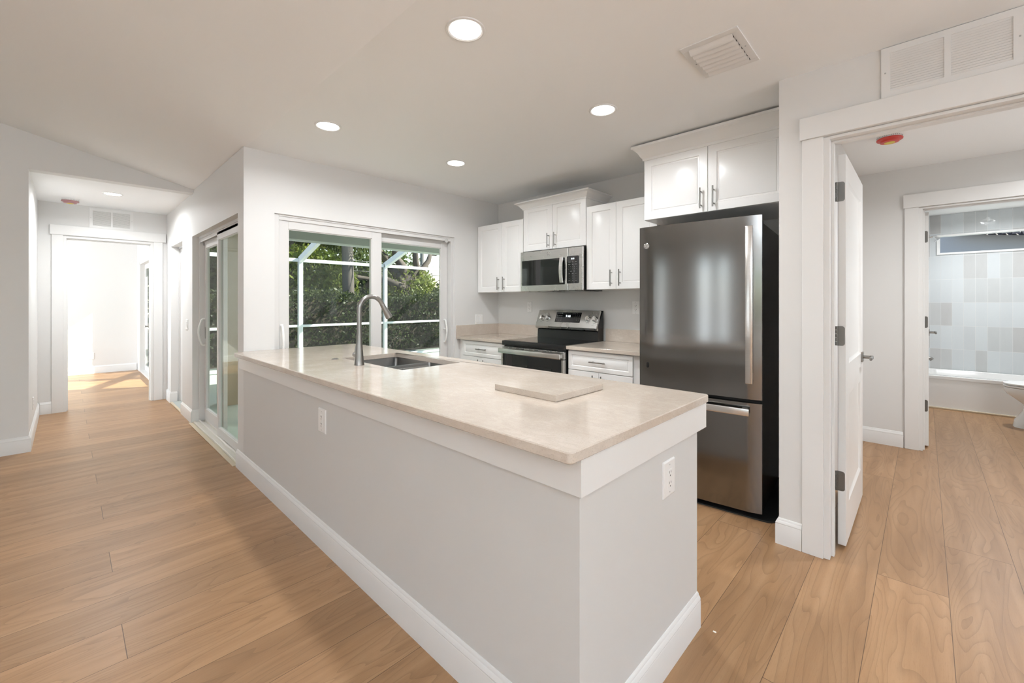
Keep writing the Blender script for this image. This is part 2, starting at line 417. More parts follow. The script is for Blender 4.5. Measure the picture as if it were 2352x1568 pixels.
# kitchen and living walls
wallbox('wall_window', [(.937, 1.152, 3.73, 3.87, 0, H), (2.966, 3.78, 3.73, 3.87, 0, H), (1.152, 2.966, 3.73, 3.87, 2.0, H)], label='wall with the two-panel sliding door beside the island')
wallbox('wall_slider', [(.937, 1.077, 3.87, 3.89, 0, H), (.937, 1.077, 3.89, 5.637, 1.99, H), (.937, 1.077, 5.637, 6.2, 0, H),
                        (.937, 1.077, 6.2, 6.97, 2.0, H), (.937, 1.077, 6.97, 7.42, 0, H)], label='side wall with the narrow sliding door')
wallbox('wall_stove', [(3.64, 3.78, .562, 3.73, 0, H)], label='wall behind the range')
wallbox('wall_right', [(2.65, 2.77, .357, .562, 0, H), (2.65, 2.77, -.47, .357, 2.116, H), (2.65, 2.77, -4.0, -.47, 0, H)], label='right wall with the open doorway')
wallbox('wall_alcove', [(2.77, 5.27, .45, .562, 0, H)], label='wall between the refrigerator alcove and the laundry passage')
g = MB().prism([(-4.35, 0), (-.222, 0), (-.222, 2.440), (.937, 2.440), (.937, vz(.937)), (RX, vz(RX)), (-4.35, vz(RX)-.238*(RX+4.35))], lambda u, v, a: (u, a, v), 5.57, 5.69)
struct('wall_gable', g, 'wall_paint', 'gable wall with the opening to the hall', 'wall')
def gable_end(y0, y1, holes):
    mb = MB()
    x = -4.35
    for (a, b, z0, z1) in holes:
        mb.box(x, a, y0, y1, 0, H); mb.box(a, b, y0, y1, 0, z0) if z0 > 0 else None; mb.box(a, b, y0, y1, z1, H); x = b
    mb.box(x, 2.77, y0, y1, 0, H)
    mb.prism([(-4.35, H), (.955, H), (RX, vz(RX)), (-4.35, vz(RX)-.238*(RX+4.35))], lambda u, v, a: (u, a, v), y0, y1)
    return mb
struct('wall_back', gable_end(-4.12, -4.0, [(-2.9, -.3, 0.0, 2.1), (.6, 2.2, .85, 2.05)]), 'wall_paint', 'wall behind the viewer', 'wall')  # unseen openings, added to let the fill light in from behind
lw = MB()
WL = [(-2.8, -1.0, .8, 2.1), (1.55, 1.80, .1, 2.3), (2.05, 2.33, .1, 2.3), (3.40, 3.62, .1, 2.3)]  # wide first opening is unseen, added to admit fill light
y = -4.0
for (a, b, z0, z1) in WL:
    lw.box(-4.32, -4.2, y, a, 0, 2.7); lw.box(-4.32, -4.2, a, b, 0, z0); lw.box(-4.32, -4.2, a, b, z1, 2.7); y = b
lw.box(-4.32, -4.2, y, 5.57, 0, 2.7)
struct('wall_left', lw, 'wall_paint', 'far living-room wall with tall narrow windows', 'wall')
# hall, bedroom
wallbox('wall_hall_left', [(-.342, -.222, 5.69, 7.3, 0, 2.452)], label='left wall of the hall')
wallbox('wall_hall_end', [(-.342, -.01, 7.3, 7.42, 0, 2.452), (.78, .937, 7.3, 7.42, 0, 2.452), (-.01, .78, 7.3, 7.42, 2.065, 2.452)], label='end wall of the hall with a doorway')
wallbox('wall_bedroom_far', [(-3.1, 1.07, 10.85, 10.97, 0, 2.44)], label='far bedroom wall with a sun patch')
wallbox('wall_bedroom_left', [(-3.1, -2.98, 7.42, 8.3, 0, 2.44), (-3.1, -2.98, 10.1, 10.85, 0, 2.44), (-3.1, -2.98, 8.3, 10.1, 0, .75), (-3.1, -2.98, 8.3, 10.1, 2.05, 2.44)])  # unseen window opening, added for the fill light outside it
wallbox('wall_bedroom_near', [(-3.1, -.342, 7.30, 7.42, 0, 2.44)])
wallbox('wall_bedroom_right', [(.95, 1.07, 7.42, 8.35, 0, 2.44), (.95, 1.07, 10.55, 10.85, 0, 2.44), (.95, 1.07, 8.35, 10.55, 2.03, 2.44)])
# laundry passage and bathroom
wallbox('wall_passage_end', [(5.15, 5.27, .02, .45, 0, H), (5.15, 5.27, -.74, .02, 2.10, H), (5.15, 5.27, -1.62, -.74, 0, H)], label='end wall of the passage with the bathroom doorway')
wallbox('wall_passage_right', [(2.77, 5.15, -1.62, -1.5, 0, H)])
wallbox('wall_bath_left', [(5.27, 8.1, .06, .18, 0, 2.455)], m='glazed_tile', label='tiled shower side wall')
wallbox('wall_bath_right', [(5.27, 8.1, -1.62, -1.5, 0, 2.455)])
wallbox('wall_bath_far', [(8.1, 8.22, -.118, .06, 0, 2.455), (8.1, 8.22, -1.62, -1.25, 0, 2.455), (8.1, 8.22, -1.25, -.118, 0, 1.92), (8.1, 8.22, -1.25, -.118, 2.185, 2.455)],
        m='glazed_tile', label='glossy pale grey tiled bathroom wall with a strip window')

# baseboards
BP = [(0, 0), (.015, 0), (.015, .104), (.0135, .108), (.0145, .112), (.012, .120), (.0075, .126), (.0065, .131), (.003, .136), (0, .137)]
def baseboard(name, path, label=None): return struct(name, MB().sweep(path, BP), 'trim_paint', label, 'baseboard', angle=25)
baseboard('baseboard_gable', [(-.222, 7.3), (-.222, 5.57), (-4.2, 5.57)], 'white baseboard turning from the gable wall into the hall')
baseboard('baseboard_hall_left', [(-.115, 7.3), (-.206, 7.3)])
baseboard('baseboard_hall_right', [(1.0, 6.97), (.937, 6.97), (.937, 7.3)])
baseboard('baseboard_slider', [(1.0, 5.637), (.937, 5.637), (.937, 6.2), (1.0, 6.2)], 'white baseboard on the short wall between the sliding door and the recessed door')
baseboard('baseboard_alcove', [(2.65, .458), (2.65, .562), (2.79, .562)], 'short white baseboard at the foot of the wall end beside the refrigerator')
baseboard('baseboard_passage', [(5.15, .135), (5.15, .45)], 'white baseboard beside the bathroom doorway')
baseboard('baseboard_bedroom', [(.94, 10.85), (-3.0, 10.85)], 'white baseboard on the far bedroom wall')
baseboard('baseboard_back', [(-.3, -4.0), (2.65, -4.0)])

# door casings: flat boards, head board thicker and longer, stepped jamb
def casing_x(name, x, ya, yb, zh, wd, head, label, swing=1, depth=.12):
    """opening in a wall whose near face is X=x; ya > yb"""
    mb = MB()
    mb.box(x-.018, x, ya+.009, ya+.009+wd, 0, zh+.014, .0015); mb.box(x-.018, x, yb-.009-wd, yb-.009, 0, zh+.014, .0015)
    mb.box(x-.028, x, yb-.018-wd-.008, ya+.018+wd, zh+.014, zh+.014+head, .002)
    mb.box(x-.004, x+depth+.004, ya-.016, ya+.012, 0, zh+.01, .001); mb.box(x-.004, x+depth+.004, yb-.012, yb+.016, 0, zh+.01, .001)
    mb.box(x-.004, x+depth+.004, yb+.016, ya-.016, zh-.002, zh+.012, .001)
    mb.box(x+.045, x+.08, ya-.028, ya-.016, 0, zh-.002, .001); mb.box(x+.045, x+.08, yb+.016, yb+.028, 0, zh-.002, .001)
    mb.box(x+.045, x+.08, yb+.028, ya-.028, zh-.012, zh-.002, .001)
    return struct(name, mb, 'trim_paint', label, 'door casing')
casing_x('trim_1', 2.65, .357, -.47, 2.106, .09, .112, 'white casing and head board of the near right doorway')
casing_x('trim_2', 5.15, .026, -.74, 2.100, .092, .118, 'white casing and head board of the bathroom doorway')
mb = MB()
mb.box(-.114, -.022, 7.282, 7.3, 0, 2.078, .0015); mb.box(.80, .892, 7.282, 7.3, 0, 2.078, .0015); mb.box(-.128, .925, 7.272, 7.3, 2.078, 2.192, .002)
mb.box(-.022, .006, 7.296, 7.424, 0, 2.07, .001); mb.box(.772, .80, 7.296, 7.424, 0, 2.07, .001); mb.box(.006, .772, 7.296, 7.424, 2.046, 2.07, .001)
mb.box(.006, .018, 7.345, 7.38, 0, 2.046); mb.box(.76, .772, 7.345, 7.38, 0, 2.046); mb.box(.018, .76, 7.345, 7.38, 2.034, 2.046)
struct('trim_3', mb, 'trim_paint', 'white casing and head board of the doorway at the end of the hall', 'door casing')

fX = lambda x0: (lambda u, v, d: (x0-d, u, v))         # faces -X
fY = lambda y0: (lambda u, v, d: (u, y0-d, v))         # faces -Y

# ---- sliding glass doors
def slider_panel(root, f, u0, u1, z0, z1, sl, sr, top, bot, th):
    """framed glass panel; f(u,v,d) with d towards the room"""
    def bx(a, b, c, d_, m0=0, m1=th):
        q = [f(a, c, m0), f(b, d_, m1)]
        return (q[0][0], q[1][0], q[0][1], q[1][1], q[0][2], q[1][2])
    mb = MB()
    for (a, b, c, d_) in ((u0, u0+sl, z0, z1), (u1-sr, u1, z0, z1), (u0+sl, u1-sr, z1-top, z1), (u0+sl, u1-sr, z0, z0+bot)):
        mb.box(*bx(a, b, c, d_), .002)
    g_ = .006
    for (a, b, c, d_) in ((u0+sl, u0+sl+g_, z0+bot, z1-top), (u1-sr-g_, u1-sr, z0+bot, z1-top), (u0+sl, u1-sr, z1-top-g_, z1-top), (u0+sl, u1-sr, z0+bot, z0+bot+g_)):
        mb.box(*bx(a, b, c, d_, th*.3, th*.8))
    fr_ = mb.build('panel_frame', 'alu_white', root)
    MB().box(*bx(u0+sl, u1-sr, z0+bot, z1-top, th*.45, th*.55)).build('glass_pane', 'glass', fr_)
    return fr_
def d_handle(root, P, up, out, side=None, ln=.26, pj=.05, name='handle', m='plastic_white', r=.009):
    """bowed pull: P centre on the stile, up/out unit vectors"""
    P = Vector(P); up = Vector(up); out = Vector(out)
    pts = [P+up*(-ln/2), P+up*(-ln/2)+out*pj*.35]
    for k in range(9):
        t = k/8; pts.append(P+up*(-ln/2*.92+ln*.92*t)+out*(pj*(.55+.45*math.sin(PI*t))))
    pts += [P+up*(ln/2)+out*pj*.35, P+up*(ln/2)]
    return MB().tube(pts, r, 8).build(name, m, root)
d1 = sroot('door_1', (2.06, 3.80, 0), 'white framed two-panel sliding glass door behind the island sink, showing the garden', 'sliding door')
mb = MB()
mb.box(1.152, 1.19, 3.745, 3.86, 0, 2.0, .002); mb.box(2.93, 2.966, 3.745, 3.86, 0, 2.0, .002); mb.box(1.19, 2.93, 3.745, 3.86, 1.985, 2.0)
mb.box(1.19, 2.93, 3.752, 3.760, 1.955, 1.985); mb.box(1.19, 2.93, 3.80, 3.806, 1.955, 1.985); mb.box(1.19, 2.93, 3.850, 3.86, 1.955, 1.985); mb.box(1.19, 2.93, 3.745, 3.86, 0, .03)
mb.build('door_frame', 'alu_white', d1)
slider_panel(d1, fY(3.800), 1.192, 2.105, .03, 1.972, .075, .100, .082, .10, .038)
p2 = slider_panel(d1, fY(3.846), 2.02, 2.926, .03, 1.965, .08, .082, .085, .10, .036)
d_handle(d1, (1.212, 3.762, .955), (0, 0, 1), (0, -1, 0), ln=.28, pj=.055, r=.010)
MB().box(1.200, 1.226, 3.757, 3.763, .80, 1.11, .002).build('handle_plate', 'plastic_white', d1)
d_handle(d1, (2.886, 3.81, .975), (0, 0, 1), (0, -1, 0), ln=.24, pj=.05, r=.009)
MB().tube([(2.872, 3.806, 1.0), (2.872, 3.77, 1.0)], .006, 8).build('latch_lever', 'plastic_white', d1)
MB().lathe([(.020, 3.742), (.020, 3.752), (.014, 3.756), (.009, 3.758), (.009, 3.79)], (2.868, 0, 1.955), 20, 'y').build('stop_knob', 'chrome', d1)
d2 = sroot('door_2', (1.0, 4.75, 0), 'narrow two-panel sliding glass door left of the island, leading outdoors', 'sliding door')
mb = MB()
mb.box(.992, 1.075, 5.60, 5.637, 0, 1.99, .002); mb.box(.992, 1.075, 3.89, 3.92, 0, 1.99, .002); mb.box(.992, 1.075, 3.92, 5.60, 1.965, 1.99)
mb.box(1.000, 1.006, 3.92, 5.60, 1.93, 1.965); mb.box(1.032, 1.038, 3.92, 5.60, 1.93, 1.965)
mb.build('door_frame', 'alu_white', d2)
slider_panel(d2, fX(1.034), 3.92, 4.86, .03, 1.955, .06, .05, .075, .075, .034)
slider_panel(d2, fX(1.072), 4.80, 5.60, .03, 1.95, .05, .065, .085, .12, .034)
d_handle(d2, (1.036, 5.555, .97), (0, 0, 1), (-1, 0, 0), ln=.28, pj=.06, r=.009)
MB().box(1.034, 1.04, 5.545, 5.56, .90, 1.02).build('lock_plate', 'nickel', d2)
MB().box(1.025, 1.045, 5.59, 5.61, 1.90, 1.935, .002).build('door_stop', 'nickel', d2)
tr = MB().box(.94, 1.08, 3.89, 5.637, -.01, .012)
tr.box(.945, .962, 3.89, 5.637, .012, .020, .002); tr.box(.985, 1.0, 3.89, 5.637, .012, .030, .002); tr.box(1.036, 1.044, 3.89, 5.637, .012, .03, .002)
tr.build('threshold_track', 'alu_track', d2)
# floor transition strip along the track
struct('trim_4', MB().box(.905, .94, 3.905, 5.637, 0, .008, .003), 'threshold_tan', 'pale transition strip along the sliding door track', 'floor trim')
# ---- hinged doors with two recessed panels
def leaf(root, L_, zt, th=.035, z0=.018, name='door_leaf'):
    """slab along local +x from 0 to L_, faces y=0 and y=-th (local coordinates)"""
    mb = MB(); st_ = .115; zr = [(z0, z0+.20), (.79, .96), (zt-.125, zt)]
    mb.box(0, st_, -th, 0, z0, zt, .0015); mb.box(L_-st_, L_, -th, 0, z0, zt, .0015)
    for a, b in zr: mb.box(st_-.001, L_-st_+.001, -th, 0, a, b)
    for (a, b) in ((zr[0][1], zr[1][0]), (zr[1][1], zr[2][0])):
        for f in ((lambda u, v, d: (u, -d, v)), (lambda u, v, d: (u, -th+d, v))):
            mb.panel([(0, 0), (.004, .002), (.014, .010), (.02, .011)], f, st_, L_-st_, a, b, th*.5)
    return mb.build(name, 'door_paint', root)
def hinge(root, z, side=1, th=.035, name='hinge'):
    """on the hinge edge x=0 of a leaf; leaf plate on the edge plus barrel"""
    hw, hh, r = .030, .051, .012
    out = [(-.002, -hh), (hw-r, -hh)]
    for k in range(6): a = -PI/2+PI/2*k/5; out.append((hw-r+r*math.cos(a), -hh+r+r*math.sin(a)))
    for k in range(6): a = PI/2*k/5; out.append((hw-r+r*math.cos(a), hh-r+r*math.sin(a)))
    out += [(-.002, hh)]
    mb = MB().prism(out, lambda u, v, a: (a, (-u if side > 0 else -th+u), z+v), -.0030, .0006)
    yb = .004 if side > 0 else -th-.004
    for k in range(5):
        mb.tube([(-.006, yb, z-hh+k*.0204+.0008), (-.006, yb, z-hh+(k+1)*.0204-.0008)], .0058, 10)
    for (uu, vv) in ((.018, .034), (.024, 0), (.018, -.034)):
        mb.tube([(-.0042, (-uu if side > 0 else -th+uu), z+vv), (-.0028, (-uu if side > 0 else -th+uu), z+vv)], .0035, 8)
    return mb.build(name, 'hinge_metal', root)
def lever(root, x, z, th=.035, toward=-1, name='lever_handle'):
    for sgn, y0 in ((1, 0), (-1, -th)):
        mb = MB().box(x-.032, x+.032, y0, y0+sgn*.009, z-.032, z+.032, .0015)
        mb.tube([(x, y0+sgn*.009, z), (x, y0+sgn*.05, z)], .010, 12)
        mb.box(x-.010 if toward < 0 else x-.010, x+.010, y0+sgn*.040, y0+sgn*.060, z-.011, z+.011, .003)
        mb.box(min(x, x+toward*.11), max(x, x+toward*.11), y0+sgn*.046, y0+sgn*.060, z-.011, z+.009, .004)
        mb.build(name, 'nickel', root)
d3 = thing('door_3', 'white two-panel door standing open at the near right doorway, dark hinges toward us', 'door', (2.815, .329, 0), rz=0, kind='structure')
leaf(d3, .83, 2.062)
for z in (1.868, 1.112, .352): hinge(d3, z, 1)
lever(d3, .765, .935)
d4 = thing('door_4', 'white open bathroom door seen almost edge-on past the second doorway', 'door', (5.285, .008, 0), rz=0, kind='structure')
leaf(d4, .72, 2.085)
for z in (1.868, 1.112, .372): hinge(d4, z, 1)
lever(d4, .655, .99)
d5 = thing('door_5', 'white door standing open into the bright bedroom at the end of the hall', 'door', (.772, 7.44, 0), rz=PI/2-.115, kind='structure')
leaf(d5, .75, 2.035)
for z in (1.83, 1.06, .30): hinge(d5, z, -1)
lever(d5, .69, .94)
# recessed door in the hall's right wall
d6 = sroot('door_6', (1.03, 6.58, 0), 'white flush door set back in the right wall of the hall', 'door')
MB().box(1.030, 1.065, 6.235, 6.945, .02, 1.975, .002).build('door_leaf', 'door_paint', d6)
mb = MB().box(1.015, 1.077, 6.2, 6.232, 0, 2.0); mb.box(1.015, 1.077, 6.948, 6.97, 0, 2.0); mb.box(1.015, 1.077, 6.232, 6.948, 1.978, 2.0)
mb.build('door_frame', 'alu_white', d6)
MB().box(.945, 1.077, 6.2, 6.97, -.02, .012, .002).build('sill', 'sill_grey', d6)
struct('trim_5', MB().box(.925, .95, 6.215, 6.955, 0, .013, .003), 'threshold_tan', 'tan threshold strip in front of the recessed hall door', 'floor trim')
# bedroom sliding door
d7 = sroot('door_7', (1.0, 9.45, 0), 'white sliding glass door at the right of the bright bedroom', 'sliding door')
mb = MB().box(.955, 1.065, 8.35, 8.40, 0, 2.03); mb.box(.955, 1.065, 10.50, 10.55, 0, 2.03); mb.box(.955, 1.065, 8.40, 10.50, 1.99, 2.03); mb.box(.955, 1.065, 8.40, 10.5, 0, .03)
mb.build('door_frame', 'alu_white', d7)
slider_panel(d7, fX(1.02), 8.40, 9.50, .03, 1.99, .06, .05, .08, .08, .034)
slider_panel(d7, fX(1.058), 9.44, 10.50, .03, 1.99, .05, .06, .08, .08, .034)
d_handle(d7, (.986, 9.46, .97), (0, 0, 1), (-1, 0, 0), ln=.26, pj=.05)
# strip window over the tub
w1 = sroot('window_1', (8.16, -.68, 1.92), 'white strip window high in the tiled wall over the tub', 'window')
mb = MB()
for b in ((-.150, -.118, 1.92, 2.185), (-1.25, -1.215, 1.92, 2.185), (-1.215, -.150, 1.92, 1.945), (-1.215, -.150, 2.165, 2.185)): mb.box(8.085, 8.20, b[0], b[1], b[2], b[3], .002)
mb.build('window_frame', 'plastic_white', w1)
MB().box(8.15, 8.155, -1.215, -.150, 1.945, 2.165).build('glass_pane', 'glass', w1)
for i, (a, b, z0, z1) in enumerate(WL):
    r = sroot('window_%d' % (i+2), (-4.26, (a+b)/2, z0), None, 'window')
    mb = MB()
    for bb in ((a, a+.03, z0, z1), (b-.03, b, z0, z1), (a+.03, b-.03, z0, z0+.03), (a+.03, b-.03, z1-.03, z1)): mb.box(-4.31, -4.21, *bb)
    mb.build('window_frame', 'alu_white', r)
r = sroot('door_8', (-1.6, -4.06, 0), None, 'sliding door')  # unseen frame for the opening added in the back wall
mb = MB()
for bb in ((-2.9, -2.82), (-1.65, -1.55), (-.38, -.3)): mb.box(bb[0], bb[1], -4.10, -4.02, 0, 2.1)
mb.box(-2.82, -.38, -4.10, -4.02, 2.03, 2.1); mb.box(-2.82, -.38, -4.10, -4.02, 0, .07)
mb.build('door_frame', 'alu_white', r)

# ============================================================ KITCHEN
# ---- island
isl = thing('kitchen_island', 'painted island base, shade worked into its tone, with beaded baseboard and flat apron board under the stone top', 'kitchen island', (1.34, 2.2, 0))
ib = MB()
for b in ((.937, .957, .654, 3.728), (1.725, 1.745, .654, 3.728), (.957, 1.725, .654, .674), (.957, 1.725, 3.708, 3.728)): ib.box(*b, 0, .8838)
ib.build('body', 'island_paint_shaded', isl)
MB().sweep([(1.745, .654), (.937, .654), (.937, 3.89)], BP).build('baseboard', 'trim_paint', isl, angle=25)
ap = MB().prism([(.921, 3.792), (.921, .638), (1.80, .638), (1.80, 3.72), (1.7455, 3.72), (1.7455, .6535), (.9365, .6535), (.9365, 3.792)], lambda u, v, a: (u, v, a), .783, .8838)
ap.build('apron_board', 'trim_paint', isl, smooth=False)
def rounded(x0, x1, y0, y1, r, n=6, corners=(1, 1, 1, 1)):
    out = []
    for (cx, cy, a, c) in ((x1-r, y1-r, 0, corners[0]), (x0+r, y1-r, PI/2, corners[1]), (x0+r, y0+r, PI, corners[2]), (x1-r, y0+r, 1.5*PI, corners[3])):
        if not c:
            out.append((x1 if cx > (x0+x1)/2 else x0, y1 if cy > (y0+y1)/2 else y0)); continue
        for k in range(n+1): out.append((cx+r*math.cos(a+PI/2*k/n), cy+r*math.sin(a+PI/2*k/n)))
    return out
def slab_with_hole(outer, hole, z0, z1, ez=.003):
    b = bmesh.new()
    def ring(pts, z): return [b.verts.new((p[0], p[1], z)) for p in pts]
    def shrink(pts, d):
        c = Vector((sum(p[0] for p in pts)/len(pts), sum(p[1] for p in pts)/len(pts))); n = len(pts); out = []
        for i in range(n):
            a = Vector(pts[i-1]); p = Vector(pts[i]); q = Vector(pts[(i+1) % n])
            n1 = (p-a).normalized(); n2 = (q-p).normalized(); t = (n1+n2)
            t = t.normalized(); nn = Vector((-t.y, t.x)); out.append(tuple(p+nn*d))
        return out
    o_in = shrink(outer, ez)
    r0 = ring(o_in, z0); r1 = ring(outer, z0+ez); r2 = ring(outer, z1-ez); r3 = ring(o_in, z1)
    n = len(outer)
    for A, Bq in ((r0, r1), (r1, r2), (r2, r3)):
        for i in range(n): b.faces.new((A[i], A[(i+1) % n], Bq[(i+1) % n], Bq[i]))
    if hole:
        h0 = ring(hole, z0); h1 = ring(hole, z1); m = len(hole)
        for i in range(m): b.faces.new((h1[i], h1[(i+1) % m], h0[(i+1) % m], h0[i]))
        for R, Hh in ((r3, h1), (r0, h0)):
            # bridge outer ring to hole ring by nearest angle (the hole is convex)
            c = Vector((sum(p[0] for p in hole)/m, sum(p[1] for p in hole)/m))
            ang = lambda v_: math.atan2(v_.co.y-c.y, v_.co.x-c.x)
            O_ = sorted(R, key=ang); I_ = sorted(Hh, key=ang); i = j = 0
            while i < len(O_) or j < len(I_):
                ao = ang(O_[(i+1) % len(O_)]) + (2*PI if i+1 >= len(O_) else 0); ai = ang(I_[(j+1) % len(I_)]) + (2*PI if j+1 >= len(I_) else 0)
                if i < len(O_) and (j >= len(I_) or ao <= ai): b.faces.new((O_[i % len(O_)], O_[(i+1) % len(O_)], I_[j % len(I_)])); i += 1
                else: b.faces.new((O_[i % len(O_)], I_[(j+1) % len(I_)], I_[j % len(I_)])); j += 1
    else:
        b.faces.new(r3); b.faces.new(r0[::-1])
    return MB().bm(b)
# far left corner: the overhang stops in front of the wall corner
pts = rounded(.864, 1.815, .63, 3.727, .018, corners=(1, 0, 1, 1))
pts2 = []
for p in pts:
    if p == (.864, 3.727): pts2 += [(.9365, 3.727), (.9365, 3.70), (.880, 3.70), (.864, 3.684)]
    else: pts2.append(p)
tag(slab_with_hole(pts2, rounded(1.285, 1.70, 2.078, 2.82, .012, 4), .884, .914).build('countertop', 'quartz', angle=30), 'long beige quartz island worktop with a sink cut-out', 'countertop')
# ---- sink
snk = thing('sink', 'double-bowl dark stainless undermount sink set into the island top', 'sink', (1.49, 2.45, .68))
def bowl(y0, y1, x0=1.282, x1=1.703, zt=.8835, zb=.69):
    mb = MB(); r = .02
    L_ = []
    for (dx, z) in ((-.014, zt), (-.002, zt), (0, zt-.004), (.006, zb+.03), (.014, zb+.008), (.032, zb)):
        L_.append([(p[0], p[1], z) for p in rounded(x0+dx, x1-dx, y0+dx, y1-dx, max(.006, r), 4)])
    vs = [p for l in L_ for p in l]; n = len(L_[0]); fs = []
    for i in range(len(L_)-1):
        for k in range(n): fs.append((i*n+k, i*n+(k+1) % n, (i+1)*n+(k+1) % n, (i+1)*n+k))
    fs.append(tuple((len(L_)-1)*n+k for k in range(n))[::-1])
    return mb.add(vs, fs)
bowl(2.075, 2.405).build('basin', 'steel_sink', snk, fix=False)
bowl(2.438, 2.823).build('basin', 'steel_sink', snk, fix=False)
MB().box(1.289, 1.697, 2.402, 2.441, .845, .868, .006, 2).build('divider', 'steel', snk)
for yy in (2.24, 2.63): MB().lathe([(.045, .6905), (.045, .693), (.032, .693), (.028, .689)], (1.49, yy, 0), 24).build('drain', 'steel', snk)
# ---- faucet
fc = thing('faucet', 'tall brushed-nickel gooseneck faucet with flared pull-down spray head on the island', 'faucet', (1.214, 2.432, .914))
prof = [(.0295, .914), (.0295, .918), (.0275, .922), (.0255, .950), (.0215, 1.0), (.0175, 1.05), (.0150, 1.09), (.0145, 1.105)]
MB().lathe(prof, (1.214, 2.432, 0), 32).build('base', 'nickel', fc)
R_ = .078; pts = [(1.214, 2.432, 1.105), (1.214, 2.432, 1.17), (1.214, 2.432, 1.245)]
for k in range(1, 15):
    a = PI - (PI*.86)*k/14; pts.append((1.214+R_+R_*math.cos(a), 2.432, 1.245+R_*math.sin(a)))
MB().tube(pts, .0138, 20).build('spout', 'nickel', fc)
pe = Vector(pts[-1]); dr = (pe-Vector(pts[-2])).normalized()
MB().tube([pe, pe+dr*.004, pe+dr*.03, pe+dr*.085, pe+dr*.098, pe+dr*.10], .02, 20, rs=[.0132, .0145, .0155, .0215, .0225, .0205]).build('spray_head', 'nickel', fc)
MB().tube([(1.214, 2.445, .972), (1.214, 2.475, .972), (1.214, 2.488, .972), (1.214, 2.494, .972)], .017, 20, rs=[.016, .0175, .0165, .010]).build('valve_knob', 'nickel', fc)
MB().tube([(1.214, 2.478, .985), (1.216, 2.480, 1.01), (1.222, 2.476, 1.045)], .006, 10, rs=[.0065, .0055, .0045]).build('lever', 'nickel', fc)
tag(MB().lathe([(.0225, .914), (.0225, .9165), (.017, .919), (.015, .9175), (.011, .9175), (.010, .9205), (.003, .921)], (1.227, 2.792, 0), 28).build('hole_cover', 'nickel'),
    'small round metal cover capping a hole in the island top left of the faucet', 'hole cover')
bl = slab_with_hole([(1.272, .995), (1.594, .993), (1.590, 1.318), (1.270, 1.322)][::1], None, .9145, .940, .0015).build('stone_board', 'quartz')
tag(bl, 'square offcut slab of beige stone lying on the island top', 'stone slab')
# ---- outlets and switches
def plate(name, f, u, z, label, cat, w=.072, h=.118, kind='decora', gang=1, group=None):
    c = f(u, z, 0); r = thing(name, label, cat, c, group)
    MB().panel([(0, .001), (.002, .0045), (.005, .006), (.007, .006)], f, u-w/2, u+w/2, z-h/2, z+h/2, 0).build('cover_plate', 'plastic_white', r)
    for g_ in range(gang):
        uc = u + (g_-(gang-1)/2)*.046
        if kind == 'decora' or kind == 'outlet':
            MB().panel([(0, .0062), (.001, .0075), (.003, .0078)], f, uc-.0165, uc+.0165, z-.0335, z+.0335, .004).build('receptacle', 'plastic_white', r)
            mb = MB()
            for s_ in (-1, 1):
                for (du, hh) in ((-.0065, .0042), (.0065, .0034)):
                    a = f(uc+du-.0011, z+s_*.0185+.004-hh, .0074); b = f(uc+du+.0011, z+s_*.0185+.004+hh, .0082)
                    mb.box(a[0], b[0], a[1], b[1], a[2], b[2])
                a = f(uc-.0024, z+s_*.0185-.0105, .0074); b = f(uc+.0024, z+s_*.0185-.006, .0082); mb.box(a[0], b[0], a[1], b[1], a[2], b[2])
            mb.build('slots', 'slot_dark', r)
        else:
            MB().panel([(0, .006), (.001, .0075)], f, uc-.0165, uc+.0165, z-.0335, z+.0335, .004).build('switch_frame', 'plastic_white', r)
            a = f(uc, z, 0)
            vs = [f(uc-.0145, z-.031, .007), f(uc+.0145, z-.031, .007), f(uc+.0145, z+.031, .007), f(uc-.0145, z+.031, .007),
                  f(uc-.0145, z-.031, .0115), f(uc+.0145, z-.031, .0115), f(uc+.0145, z+.002, .0085), f(uc-.0145, z+.002, .0085), f(uc+.0145, z+.031, .0088), f(uc-.0145, z+.031, .0088)]
            MB().add(vs, [(4, 5, 6, 7), (7, 6, 8, 9), (0, 1, 5, 4), (9, 8, 2, 3), (0, 4, 7, 9, 3), (1, 2, 8, 6, 5)]).build('rocker', 'plastic_white', r)
    for s_ in (-1, 1):
        for g_ in range(gang):
            uc = u + (g_-(gang-1)/2)*.046
            a = f(uc-.002, z+s_*.048-.002, .0055); b = f(uc+.002, z+s_*.048+.002, .0066)
            MB().box(a[0], b[0], a[1], b[1], a[2], b[2]).build('screw', 'print_grey', r)
    return r
plate('wall_outlet', fX(.937), 2.283, .666, 'white duplex outlet on the long shaded front of the island', 'outlet', w=.092, h=.126)
plate('wall_outlet', fY(.654), 1.478, .668, 'white duplex outlet on the narrow end of the island, facing us', 'outlet', w=.094, h=.128)
plate('wall_outlet', fX(3.64), 3.222, 1.236, 'white duplex outlet above the backsplash left of the range', 'outlet')
plate('wall_outlet', fX(3.64), 1.915, 1.236, 'white outlet above the backsplash half hidden by the refrigerator edge', 'outlet')
plate('light_switch', fY(3.73), 3.328, 1.092, 'white double rocker switch above the stone splash beside the sliding door', 'light switch', w=.118, kind='switch', gang=2)
plate('light_switch', fX(.937), 5.915, 1.04, 'white double rocker switch on the short wall left of the narrow sliding door', 'light switch', w=.118, kind='switch', gang=2)
fXp = lambda x0: (lambda u, v, d: (x0+d, u, v))
plate('wall_outlet', fXp(-.222), 6.23, .31, 'white outlet low on the left wall of the hall, seen nearly edge-on', 'outlet')
plate('wall_outlet', fY(10.85), .325, .315, 'white outlet on the far bedroom wall at the edge of the sun patch', 'outlet')

